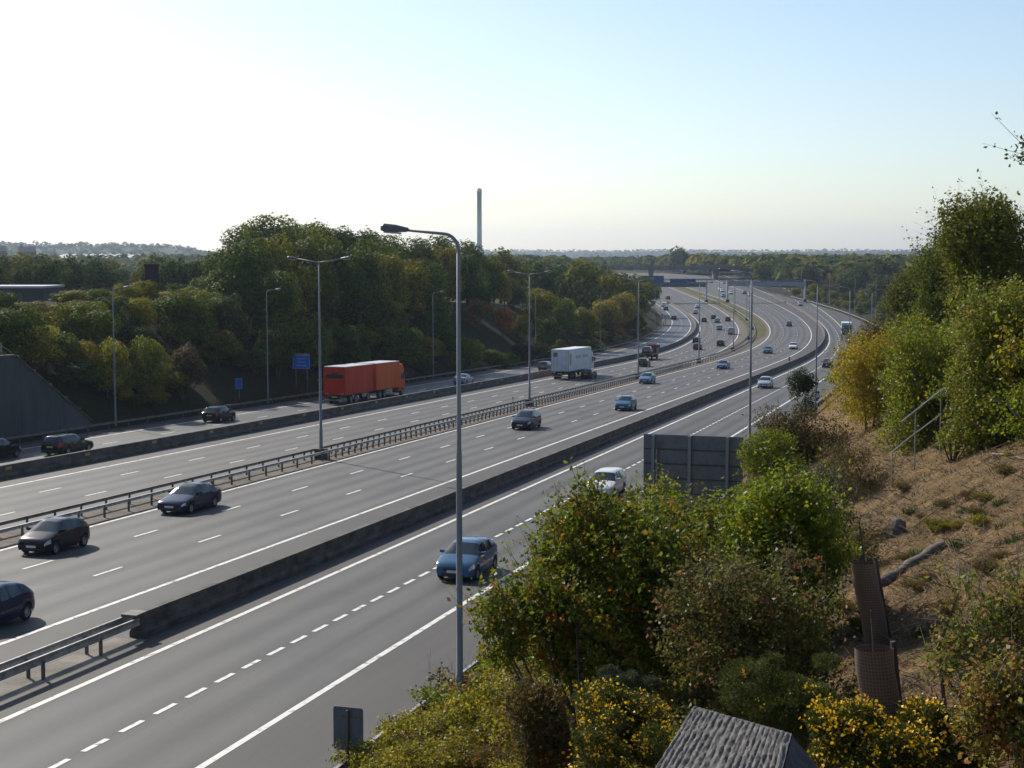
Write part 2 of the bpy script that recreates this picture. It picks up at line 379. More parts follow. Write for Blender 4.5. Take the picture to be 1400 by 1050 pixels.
# paved strips -----------------------------------------------------------------
qq = np.concatenate([np.arange(-60, 240, 6.), np.arange(240, 660, 5.), np.arange(660, 1001, 20.)])
def strip(name, a, ao, b_, bo, m, h=0., qa=None, qb=None, qs=None, kind='structure', label=None, parent=None, n=1):
    mb = MB(); mb.uv = []
    Q = qq if qs is None else qs
    if qa is not None: Q = np.concatenate([[qa], Q[(Q > qa) & (Q < qb)], [qb]])
    for i, q in enumerate(Q):
        wa, wb = float(W(a, q, ao)), float(W(b_, q, bo))
        for k in range(n + 1):
            ww = wa + (wb - wa) * k / n; x, y = XY(ww, q); mb.v.append((x, y, float(P(q)) + h)); mb.uv.append((ww - wa, q))
        if i:
            for k in range(n):
                j = i * (n + 1) + k; p = j - n - 1; mb.f.append((p, p + 1, j + 1, j))
    o = mb.build(name, m, parent)
    if parent is None: tag(o, label, kind=kind)
    return o
road = {}
strip('hard_shoulder', 'R', .45, 'L9', 0, M['shoulder'], label='brown hard shoulder beside the near slip road')
road['slipN'] = strip('slip_road', 'L9', 0, 'L7', 0, M['slip'], label='two lane slip road nearest the camera', n=2)
M['sand'] = mat('sandy_strip', (.2, .17, .13), .9, build=noisy((.11, .092, .072), (.24, .21, .17), .8, 8, .3, bscale=14))
strip('sandy_strip', 'B2', -.25, 'B2', 1.0, M['sand'], .005, -60, 44, label='sandy strip under the double sided rail')
strip('paved_verge', 'L7', 0, 'B2', .3, M['shoulder'], label='narrow paved strip along the near slip road')
strip('hard_shoulder', 'B2', .3, 'L6', 0, M['shoulder'], label='hard shoulder between long barrier and oncoming carriageway')
road['near'] = strip('carriageway', 'L6', 0, 'L5', 0, M['lane'], label='three lane carriageway of oncoming traffic', n=3)
strip('central_reservation', 'L5', 0, 'L4', 0, M['median'], label='gravel central reservation under the safety rails', n=2)
road['far'] = strip('carriageway', 'L4', 0, 'L3', 0, M['lane'], label='three lane carriageway of traffic driving away', n=3)
strip('hard_shoulder', 'L3', 0, 'B1', .3, M['shoulder'], label='hard shoulder beside the far concrete barrier')
strip('paved_verge', 'B1', .3, 'L2', 0, M['shoulder'], label='paved strip between far barrier and far slip road')
road['slipF'] = strip('slip_road', 'L2', 0, 'L1', 0, M['slipf'], label='two lane slip road along the wooded bank', n=2)
strip('paved_verge', 'L1', 0, 'L0', .6, M['shoulder'], label='paved edge under the wooded bank')
# grass island where the carriageways part
def grassisl():
    mb = MB(); mb.uv = []
    Q = np.arange(352, 1000, 6.)
    for i, q in enumerate(Q):
        wa, wb = float(W('L5', q, 1.0)), float(W('L4', q, -2.4)); k_ = min(1, (q - 352) / 40.)
        mid = wa + .55 * (wb - wa); wa = mid + (wa - mid) * k_; wb = mid + (wb - mid) * k_
        for k in range(4):
            x, y = XY(wa + (wb - wa) * k / 3, q); mb.v.append((x, y, float(P(q)) + .02 + .12 * (k in (1, 2)))); mb.uv.append((k, q))
        if i:
            for k in range(3): j = i * 4 + k; mb.f.append((j - 4, j - 3, j + 1, j))
    M['grass'] = mat('island_grass', (.1, .1, .04), .95, spec=.1, build=noisy((.055, .058, .022), (.15, .13, .055), .35, 9, .5, bscale=4))
    o = mb.build('grass_island', M['grass']); tag(o, 'olive grass island between the parting carriageways', kind='structure')
grassisl()
# painted lines ---------------------------------------------------------------
LH = .008
for par, nm, off in (('slipN', 'L9', 0), ('slipN', 'L7', 0), ('near', 'L6', 0), ('near', 'L5', 0), ('far', 'L4', 0), ('far', 'L3', 0), ('slipF', 'L2', 0), ('slipF', 'L1', 0)):
    strip('edge_line', nm, off - .11, nm, off + .11, M['paint'], LH, parent=road[par])
_dm = {}
def dash(par, name_a, name_b, frac, q, ln, wd=.15):
    key = (round(ln, 2), wd)
    if key not in _dm:
        _dm[key] = MB().box(-ln / 2, ln / 2, -wd / 2, wd / 2, -.002, .002).mesh('lane_dash', M['paint'])
    def pp(q):
        ww = float(W(name_a, q)) * (1 - frac) + float(W(name_b, q)) * frac; x, y = XY(ww, q); return Vector((x, y, float(P(q)) + LH))
    a, b = pp(q - .5), pp(q + .5); p = pp(q); d = (b - a).normalized()
    o = obj('lane_dash', _dm[key], None, road[par]); o.location = p
    o.rotation_euler = (0, -math.asin(d.z), math.atan2(d.y, d.x))
for q in np.arange(52.6, 640, 9.):
    dash('near', 'L6', 'L5', 1 / 3, q + 1.9, 2.2); dash('near', 'L6', 'L5', 2 / 3, q + 2.3, 2.2)
for q in np.arange(56.6, 640, 9.):
    dash('far', 'L4', 'L3', 1 / 3, q + 1.2, 2.2); dash('far', 'L4', 'L3', 2 / 3, q + 1.6, 2.2)
for i, q in enumerate(np.arange(29.5, 330, 1.8)):
    dash('slipN', 'L9', 'L7', .487, q, 1.15, .17)
for q in np.arange(330, 620, 9.): dash('slipN', 'L9', 'L7', .487, q, 3.0)
for q in np.arange(84, 640, 9.): dash('slipF', 'L2', 'L1', .5, q, 2.2)
# reflecting road studs on the near slip road and carriageway
ms_ = MB().box(-.06, .06, -.05, .05, 0, .02).mesh('road_stud', M['plate_w'])
for q in np.arange(33.2, 130, 9.):
    o = obj('road_stud', ms_, None, road['slipN']); o.location = (*XY(float(W('L9', q)) + 3.5, q), float(P(q)) + .004); o.rotation_euler = (0, 0, head('L9', q))
# ------------------------------------------------------------------ barriers, rails, lamps, signs
def sweep(mb, n, qa, qb, prof, step=3., off=0.):
    """sweep a closed cross-section [(dw,h)] along road line n"""
    k = max(1, int(math.ceil((qb - qa) / step))); base = len(mb.v); m_ = len(prof)
    for i in range(k + 1):
        q = qa + (qb - qa) * i / k
        for dw, h in prof: mb.v.append(pt(n, q, off + dw, h))
    for i in range(k):
        for j in range(m_):
            a = base + i * m_ + j; b = base + i * m_ + (j + 1) % m_; mb.f.append((a, a + m_, b + m_, b))
    mb.f.append(tuple(base + j for j in range(m_))); e = base + k * m_; mb.f.append(tuple(e + m_ - 1 - j for j in range(m_)))
M['yellow'] = mat('faded_yellow_reflector', (.34, .27, .07), .6)
def barrier(name, n, qa, qb, label, reflect=False):
    root = empty(name, (0, 0, 0), label=label, cat='barrier')
    prof = [(0, -.1), (0, .18), (.1, .34), (.15, .84), (.42, .84), (.47, .34), (.57, .18), (.57, -.1)]
    q = qa; i = 0
    while q < qb:
        ln = 9. if q < 330 else 14.
        mb = MB(); sweep(mb, n, q + .012, min(q + ln, qb) - .012, prof, 4.5)
        mb.build('barrier_section', M['conc'], root)
        if reflect and q < 260:
            o = MB().box(-.32, .32, -.012, .012, -.1, .1).build('reflector', M['yellow'], root)
            p = pt(n, q + 4.5, .105, .62); o.location = p; o.rotation_euler = (0, 0, head(n, q + 4.5))
        q += ln
    return root
barrier('concrete_barrier', 'B2', 44.2, 640, 'long concrete barrier between the near slip road and the oncoming carriageway')
barrier('concrete_barrier', 'B1', 40, 640, 'long concrete barrier with yellow reflectors along the far slip road', True)

def guardrail(n, off, qa, qb, label, sp=2.4, m_rail=None, m_post=None, beams=((.53, .70),), thick=.1, postw=(.06, .11), group=None, closed=True, dense=False):
    root = empty('guard_rail', (0, 0, 0), label=label, cat='guard rail', group=group)
    for lo, hi in beams:
        t = thick / 2; mid = (lo + hi) / 2
        prof = [(-t, lo), (-t * .4, mid - .012), (-t * .4, mid + .012), (-t, hi), (t, hi), (t * .4, mid + .012), (t * .4, mid - .012), (t, lo)] if closed else [(-t, lo), (-t, hi), (t, hi), (t, lo)]
        q = qa
        while q < qb:                                        # one beam per bay of five posts
            e = min(q + sp * 5, qb); mb = MB(); sweep(mb, n, q + .004, e - .004, prof, 4., off)
            mb.build('beam', m_rail or M['galv'], root); q = e
    pm = MB().box(-postw[0] / 2, postw[0] / 2, -postw[1] / 2, postw[1] / 2, -.3, beams[-1][0] + .1).mesh('post', m_post or M['galv'])
    for q in (np.arange(qa + sp / 2, qb, sp) if not dense else np.concatenate([np.arange(qa + sp / 2, 96, sp), np.arange(96, 250, 1.2), np.arange(250, qb, 3.2)])):
        o = obj('post', pm, None, root); o.location = pt(n, q, off, 0); o.rotation_euler = (0, 0, head(n, q))
    return root
guardrail('MC', -.7, 45, 640, 'nearer of the two parallel steel rails along the central reservation', 2.4, M['galv'], M['rusty'], dense=True)
guardrail('MC', .7, 45, 640, 'farther darker rail of the two along the central reservation', 2.4, M['rusty'], M['rusty'], dense=True)
# double-sided rail that leads into the near barrier
rt = guardrail('B2', .05, 24, 44.0, 'double sided steel rail leading into the near barrier end', 3.2, M['galv'], M['rusty'], beams=((.5, .76),), thick=.07)
mb = MB()
sweep(mb, 'B2', 24, 44.6, [(.62, .5), (.655, .62), (.62, .76), (.68, .76), (.70, .62), (.68, .5)], 4.)
mb.build('beam', M['galv'], rt)
pm = MB().box(-.03, .03, -.055, .055, -.3, .6).mesh('post', M['rusty'])
for q in np.arange(25.6, 44, 3.2):
    o = obj('post', pm, None, rt); o.location = pt('B2', q, .58); o.rotation_euler = (0, 0, head('B2', q))
o = MB().box(-.35, .35, -.3, .3, .80, .90).build('end_bracket', M['rusty'], rt); o.location = pt('B2', 44.1, .3); o.rotation_euler = (0, 0, head('B2', 44))
guardrail('R', -.25, 22, 640, 'weathered guard rail along the foot of the near bank', 3.2, M['galv'], M['galv'])
guardrail('L0', .1, 78, 640, 'dull guard rail along the foot of the wooded bank', 3.2, M['rusty'], M['rusty'])

# ---- lamp columns
M['lamp_head'] = mat('lamp_lantern', (.1, .11, .12), .5, .2)
M['lamp_lens'] = mat('lamp_bowl', (.35, .36, .36), .3)
def lamp_meshes():
    d = {}
    hh = 13.8
    d['column'] = MB().tube([(0, 0, -.6), (0, 0, 0), (0, 0, 1.6), (0, 0, 1.62), (0, 0, 7.4), (0, 0, 7.5), (0, 0, 12.6)], [.13, .13, .13, .105, .088, .072, .055], 12).mesh('column', M['lamp'], True)
    pts = [(0, 0, 12.55)] + [(-.42 + .42 * math.cos(a), 0, 12.62 + .42 * math.sin(a)) for a in np.linspace(0, math.pi / 2 - .08, 8)] + [(-1.42, 0, 13.14)]
    d['arm'] = MB().tube(pts, [.055, .052, .05, .048, .046, .044, .043, .042, .04, .036], 10).mesh('arm', M['lamp'], True)
    # twin: shallow V of two straight arms
    d['twin_arm'] = MB().tube([(0, 0, 0), (-.5, 0, .05), (-1.75, 0, .26)], [.05, .045, .04], 8).mesh('arm', M['lamp'], True)
    def lantern():
        b = MB(); secs = [(0, .06, -.04, .05), (-.08, .1, -.07, .06), (-.35, .13, -.09, .1), (-.66, .14, -.09, .11), (-.73, .1, -.06, .08)]
        for x, wd, lo, hi in secs: b.v += [(x, -wd, lo), (x, -wd, hi * .5), (x, -wd * .5, hi), (x, wd * .5, hi), (x, wd, hi * .5), (x, wd, lo)]
        for i in range(len(secs) - 1):
            for k in range(6): a = i * 6 + k; c_ = i * 6 + (k + 1) % 6; b.f.append((a, c_, c_ + 6, a + 6))
        b.f.append((5, 4, 3, 2, 1, 0)); e = (len(secs) - 1) * 6; b.f.append(tuple(e + k for k in range(6)))
        return b
    d['lantern'] = lantern().mesh('lantern', M['lamp_head'])
    d['bowl'] = MB().box(-.64, -.2, -.1, .1, -.13, -.088).mesh('bowl', M['lamp_lens'])
    d['base'] = MB().box(-.4, .4, -.3, .3, -.4, .75).mesh('base_block', M['conc'])
    d['door'] = MB().box(-.05, .05, -.155, -.148, .5, 1.1).mesh('access_door', M['lamp'])
    return d
LM = lamp_meshes()
def lamp_single(loc, rz, label, group, sc=(1, .85, 1.012)):
    t = empty('street_lamp', loc, rz, label, 'street lamp', group); t.scale = sc
    cl_ = obj('column', LM['column'], None, t); cl_.scale = (.85, 1, 1); obj('arm', LM['arm'], None, t); obj('access_door', LM['door'], None, t)
    ln = obj('lantern', LM['lantern'], None, t, (-1.38, 0, 13.15), (0, .08, 0)); obj('bowl', LM['bowl'], None, ln)
def lamp_twin(loc, rz, label, group):
    t = empty('street_lamp', loc, rz, label, 'street lamp', group)
    c_ = obj('column', LM['column'], None, t, (0, 0, .4)); c_.scale = (1, 1, 1.1); obj('base_block', LM['base'], None, t)
    for a in (0, math.pi):
        obj('arm', LM['twin_arm'], None, t, (0, 0, 14.2), (0, 0, a))
        ln = obj('lantern', LM['lantern'], None, t, (-1.7 * math.cos(a), -1.7 * math.sin(a), 14.46), (0, .1, a)); obj('bowl', LM['bowl'], None, ln)
near_first = 'tall grey single arm lamp rising from the brambles beside the blue hatchback'
rq = [(627, near_first), (1027, 'single arm lamp behind the back of the large road sign'), (1117, 'single arm lamp above the silver hatchback on the near slip road')]
Rg = 'single arm lamps along the near verge'
used = []
for u, lab in rq:
    k = (u - 700) / F; w_ = 12.2
    t_ = w_ / (S - k * C); q = t_ * (k * S + C); used.append(q)
    x, y = XY(w_, q); lamp_single((x, y, ground(x, y)), head('R', q) - math.pi / 2, lab, Rg)
for q in (193, 247, 301, 355, 409, 463, 518, 572, 626):
    p = pt('R', q, -1.4); lamp_single((p[0], p[1], ground(p[0], p[1])), head('R', q) - math.pi / 2, 'slim distant single arm lamp where the near slip road curves past the right hand trees', Rg)
tl = {437: 'twin arm lamp on the central reservation in front of the red lorry', 724: 'twin arm lamp on the central reservation left of the white lorry', 873: 'twin arm lamp rising beside the recovery truck and the pale blue car', 956: 'twin arm lamp on the central reservation where the road starts to curve'}
for u in (437, 724, 873, 956):
    q = on_line(u, 'MC'); p = pt('MC', q); lamp_twin(p, head('MC', q) - math.pi / 2, tl[u], 'twin arm lamps on the central reservation')
for q in (315, 369, 424, 478, 532, 586):
    p = pt('MC', q); lamp_twin(p, head('MC', q) - math.pi / 2, 'distant twin arm lamp on the grass island of the bend', 'twin arm lamps on the central reservation')
ll = {155: 'slender single arm lamp beside the dark retaining wall', 365: 'single arm lamp at the wood edge left of the red lorry', 592: 'slim single arm lamp before the dark trees right of the red lorry'}
for u in (155, 365, 592):
    q = on_line(u, 'L0', 1.2); p = pt('L0', q, 1.2); lamp_single((p[0], p[1], ground(p[0], p[1])), head('L0', q) + math.pi / 2, ll[u], 'single arm lamps along the wooded bank', (.8, .75, .94))
for q in (252, 306, 360, 414, 468):
    p = pt('L0', q, 1.2); lamp_single((p[0], p[1], ground(p[0], p[1])), head('L0', q) + math.pi / 2, 'slim distant single arm lamp in front of the autumn trees on the wooded bank', 'single arm lamps along the wooded bank', (.8, .75, .94))

# ---- retaining wall with a post and wire fence along its coping
wr = empty('retaining_wall', (0, 0, 0), label='dark concrete retaining wall with sloping top at the left edge', cat='wall')
joints = [72, 78, 84, 90, 96, 101.2, 106.4, 111.6]
for a, b in zip(joints[:-1], joints[1:]):
    p = []
    for ww in (71.3, 71.85):
        for q in (a + .02, b - .02):
            pass
    def vv(ww, q, h): x, y = XY(ww, q); return (x, y, float(P(q)) + h)
    a2, b2 = a + .015, b - .015
    mb = MB(); qsq = sorted({a2, b2} | ({100.5} if a2 < 100.5 < b2 else set()))
    for q1, q2 in zip(qsq[:-1], qsq[1:]):
        mb.hexa([vv(71.3, q1, -.6), vv(71.3, q2, -.6), vv(71.85, q2, -.6), vv(71.85, q1, -.6), vv(71.3, q1, walltop(q1)), vv(71.3, q2, walltop(q2)), vv(71.85, q2, walltop(q2)), vv(71.85, q1, walltop(q1))])
    mb.build('wall_panel', M['wallc'], wr)
    for q1, q2 in zip(qsq[:-1], qsq[1:]):
        cp = MB().hexa([vv(71.2, q1, walltop(q1)), vv(71.2, q2, walltop(q2)), vv(71.95, q2, walltop(q2)), vv(71.95, q1, walltop(q1)), vv(71.2, q1, walltop(q1) + .14), vv(71.2, q2, walltop(q2) + .14), vv(71.95, q2, walltop(q2) + .14), vv(71.95, q1, walltop(q1) + .14)])
        cp.build('coping', M['conc'], wr)
fr_ = empty('boundary_fence', (0, 0, 0), label='small post and rail fence stepping down the retaining wall top', cat='fence')
fp = []
for q in (93, 95.5, 98, 100.2, 102.4, 104.6, 106.8, 109, 111):
    x, y = XY(72.35, q); z0 = float(P(q)) + float(walltop(q)) - .1
    MB().box(-.07, .07, -.07, .07, -.5, 1.15).build('post', M['twig'], fr_, loc=(x, y, z0)); fp.append((x, y, z0))
for hh in (.55, 1.0):
    for a, b in zip(fp[:-1], fp[1:]): MB().tube([(a[0], a[1], a[2] + hh), (b[0], b[1], b[2] + hh)], .035, 5).build('rail', M['twig'], fr_)

# ---- road signs
M['sign_back'] = mat('sign_back_grey', (.12, .13, .14), .6, .1, build=noisy((.1, .11, .118), (.15, .16, .168), 2, 5))
M['sign_blue'] = mat('sign_blue', (.025, .13, .5), .45)
M['sign_white'] = mat('sign_white', (.7, .72, .74), .5)
M['sign_post'] = mat('sign_post', (.13, .14, .145), .55, .4)
M['sign_rib'] = mat('sign_rib', (.05, .055, .06), .6)
M['sign_post2'] = mat('sign_back_post', (.2, .215, .23), .55, .2)
def big_sign():
    q = 71.; wl, wr_ = 14.45, 9.55; p = XY(wl, q); gz = float(P(q)); top = 5.15; bot = 1.55
    rz = math.atan2(*(np.array(XY(wr_, q)) - np.array(p))[::-1]); wd = wl - wr_
    t = empty('road_sign', (p[0], p[1], gz), rz, 'grey back of a large rectangular road sign behind the bushes', 'road sign')
    n = 5; ph = (top - bot) / n
    for i in range(n):
        z0 = bot + i * ph
        MB().box(0, wd, -.02, .02, z0 + .006, z0 + ph - .006).build('panel', M['sign_back'], t)
    for i in range(1, n): MB().box(.03, wd - .03, -.07, -.022, bot + i * ph - .035, bot + i * ph + .035).build('stiffener', M['sign_rib'], t)
    MB().box(.0, wd, .021, .03, bot, top).build('face', M['sign_blue'], t)
    for x in (.5, 2.3, 4.15):
        o = MB().box(x - .075, x + .075, -.20, -.075, -1.0 + .42 * x, top - .03).build('post', M['sign_post2'], t)
    MB().tube([(.68, -.16, top - .7), (.68, -.16, bot + .6)], .05, 6).build('conduit', M['galv'], t)
big_sign()
def small_back():
    p = at(476, 997, 35.); q = WQ(p.x, p.y)[1]; gz = ground(p.x, p.y)
    t = empty('road_sign', (p.x, p.y, gz), head('R', q) - math.pi / 2, 'small grey back of a sign half hidden by brambles beside the slip road', 'road sign')
    top, bot = p.z + .55 - gz, p.z - .53 - gz; wd = .39
    b = MB(); r = .07; pts = []
    for cx, cz, a0 in ((wd - r, top - r, 0), (-wd + r, top - r, 90), (-wd + r, bot + r, 180), (wd - r, bot + r, 270)):
        for a in np.linspace(a0, a0 + 90, 5): pts.append((cx + r * math.cos(R(a)), cz + r * math.sin(R(a))))
    b.poly([(x, .0, z) for x, z in pts][::-1]); b.poly([(x, .02, z) for x, z in pts])
    for i in range(len(pts)): x, z = pts[i]; x2, z2 = pts[(i + 1) % len(pts)]; b.quad((x, 0, z), (x2, 0, z2), (x2, .02, z2), (x, .02, z))
    b.build('panel', M['sign_back'], t)
    MB().tube([(0.0, -.05, -.5), (0.0, -.05, top - .06)], .04, 8).build('post', M['sign_post'], t)
    for z in (top - .25, bot + .3): MB().box(-.2, .2, -.03, -.002, z - .03, z + .03).build('bracket', M['sign_post'], t)
small_back()
def front_sign(u, v, lab, wd, ht, strip_top=False, posts=2, rows=3):
    q = on_line(u, 'L0', 2.2); p = pt('L0', q, 2.2); gz = ground(p[0], p[1]); dep = p[1]
    zc = H + ray(u, v)[2] * dep
    t = empty('road_sign', (p[0], p[1], gz), head('L0', q) - math.pi / 2, lab, 'road sign')
    z0, z1 = zc - ht / 2 - gz, zc + ht / 2 - gz
    MB().box(-wd / 2, wd / 2, 0, .04, z0, z1).build('panel', M['sign_blue'], t)
    if strip_top: MB().box(-wd / 2, wd / 2, -.012, .03, z1 + .004, z1 + .2).build('top_strip', M['galv'], t)
    bw = .05
    for x0, x1, a, b in ((-wd / 2 + .03, wd / 2 - .03, z1 - .03 - bw, z1 - .03), (-wd / 2 + .03, wd / 2 - .03, z0 + .03, z0 + .03 + bw), (-wd / 2 + .03, -wd / 2 + .03 + bw, z0 + .09, z1 - .09), (wd / 2 - .03 - bw, wd / 2 - .03, z0 + .09, z1 - .09)):
        MB().box(x0, x1, -.004, -.001, a, b).build('border', M['sign_border'], t)
    for i in range(rows):
        zz = z0 + ht * (i + 1) / (rows + 1); ln = wd * (.3, .22, .26)[i % 3]
        MB().box(-ln, ln, -.004, -.001, zz - .06, zz + .06).build('legend_line', M['sign_border'], t)
    xs = (-wd * .33, wd * .33) if posts == 2 else (0,)
    for x in xs: MB().tube([(x, .09, -.6), (x, .09, z1)], .055, 8).build('post', M['sign_post'], t)
M['sign_border'] = mat('sign_legend_worn', (.16, .3, .62), .5)
front_sign(411, 495, 'blue motorway sign on two posts left of the red lorry', 2.15, 1.55, True, 2, 3)
front_sign(325, 524.5, 'small blue marker sign at the foot of the wooded bank', .8, 1.15, False, 1, 0)

M['red_post'] = mat('red_marker', (.4, .05, .03), .5)
def marker(p, label):
    t = empty('marker_post', p, 0, label, 'marker post', 'red roadside marker posts')
    MB().box(-.06, .06, -.06, .06, -.3, .75).build('post', M['sign_post'], t)
    MB().box(-.13, .13, -.08, .08, .752, 1.45).build('head', M['red_post'], t)
q = on_line(1079, 'B2', 1.0); marker(pt('B2', q, .9), 'red topped marker post behind the near barrier on the bend')
q = on_line(709, 'L0', .9); p = pt('L0', q, .9); marker((p[0], p[1], ground(p[0], p[1])), 'red topped marker post left of the white lorry')
p_ = pt('MC', on_line(697.5, 'MC'), -.3)
t = empty('marker_post', p_, 0, 'thin dark marker post on the central reservation near the dark people carrier', 'marker post')
MB().box(-.03, .03, -.03, .03, 0, 1.3).build('post', M['rusty'], t); MB().box(-.05, .05, -.036, .036, 1.3, 1.5).build('cap', M['black'], t)

# ---- sign gantries on the bend
M['gantry'] = mat('gantry_steel', (.06, .075, .1), .6, .3); M['gantry2'] = mat('gantry_pale_steel', (.2, .25, .31), .6, .1); M['gantry_leg'] = mat('gantry_leg_grey', (.4, .41, .42), .6, .2)
def gantry(q, na, oa, nb, ob, label, signs, beam=(6.2, 8.2), fm=None):
    a = Vector(pt(na, q, oa)); hd = head(na, q); side = Vector((-math.sin(hd), math.cos(hd), 0))
    wd = abs(float(W(nb, q, ob)) - float(W(na, q, oa))) * math.cos(hd - (math.pi / 2 - TH))
    t = empty('sign_gantry', a, hd + math.pi / 2, label, 'gantry', 'sign gantries across the bend')
    # local x runs across the road towards the left
    for x in (0, wd):
        MB().box(x - .35, x + .35, -.35, .35, -.8, beam[1] + .4).build('leg', M['gantry_leg'], t)
        MB().box(x - .7, x + .7, -.7, .7, -.9, .9).build('plinth', M['conc'], t)
    bm = MB()
    for y in (-.6, .6):
        for z in (beam[0] + .12, beam[1] - .12): bm.box(.36, wd - .36, y - .12, y + .12, z - .12, z + .12)
    bm.build('chord', M['gantry'], t)
    n = int(wd / 1.8); k = (wd - .8) / n
    lat = MB()
    for i in range(n):
        x0 = .4 + i * k
        for y in (-.6, .6): lat.tube([(x0, y, beam[0] + .2), (x0 + k, y, beam[1] - .2)] if i % 2 else [(x0, y, beam[1] - .2), (x0 + k, y, beam[0] + .2)], .07, 4)
    lat.build('lattice', M['gantry'], t)
    MB().box(.4, wd - .4, -.55, .55, beam[0] + .1, beam[0] + .16).build('walkway', M['gantry'], t)
    MB().box(.4, wd - .4, .72, .78, beam[0], beam[1] - .2).build('fascia', fm or M['gantry'], t); MB().box(.4, wd - .4, -.78, -.72, beam[0], beam[1] - .2).build('fascia', fm or M['gantry'], t)
    for x0, x1, z0, z1 in signs:
        MB().box(x0, x1, .8, .9, z0, z1).build('sign_panel', M['gantry_blue'], t)
        MB().box(x0, x1, .905, .912, z0 + .12, z0 + .35).build('sign_band', M['sign_white2'], t)
M['gantry_blue'] = mat('gantry_sign_blue', (.012, .045, .14), .5); M['sign_white2'] = mat('sign_pale_band', (.08, .13, .22), .5)
gantry(602, 'L4', -.6, 'L0', 1.5, 'dark lattice gantry with blue signs over the carriageway driving away', [(4.5, 15, 7.2, 9.6), (17.5, 26.5, 7.2, 10.8)])
gantry(612, 'R', .2, 'L5', 1.2, 'grey lattice gantry over the oncoming carriageway on the bend', [], beam=(6.4, 8.2), fm=M['gantry2'])

# ---- overbridge beyond
def overbridge():
    q = 800; a = Vector(pt('R', q, -60)); hd = head('L3', q); z0 = float(P(q))
    M['bridge'] = mat('bridge_concrete', (.16, .15, .145), .85, build=noisy((.1, .095, .09), (.2, .19, .18), .2, 6))
    c0 = Vector(pt('L3', q)); t = empty('overbridge', c0, hd + math.pi / 2, 'long low concrete overbridge crossing beyond the gantries', 'bridge')
    MB().box(-95, 70, -6, 6, 5.4, 6.7).build('deck', M['bridge'], t)
    for y in (-6.2, 6.2): MB().box(-95, 70, y - .18, y + .18, 6.7, 7.9).build('parapet', M['bridge'], t)
    for x in (-75, -58, -22, 20, 40):
        MB().box(x - .8, x + .8, -5, 5, -2, 5.4).build('pier', M['bridge'], t)
overbridge()
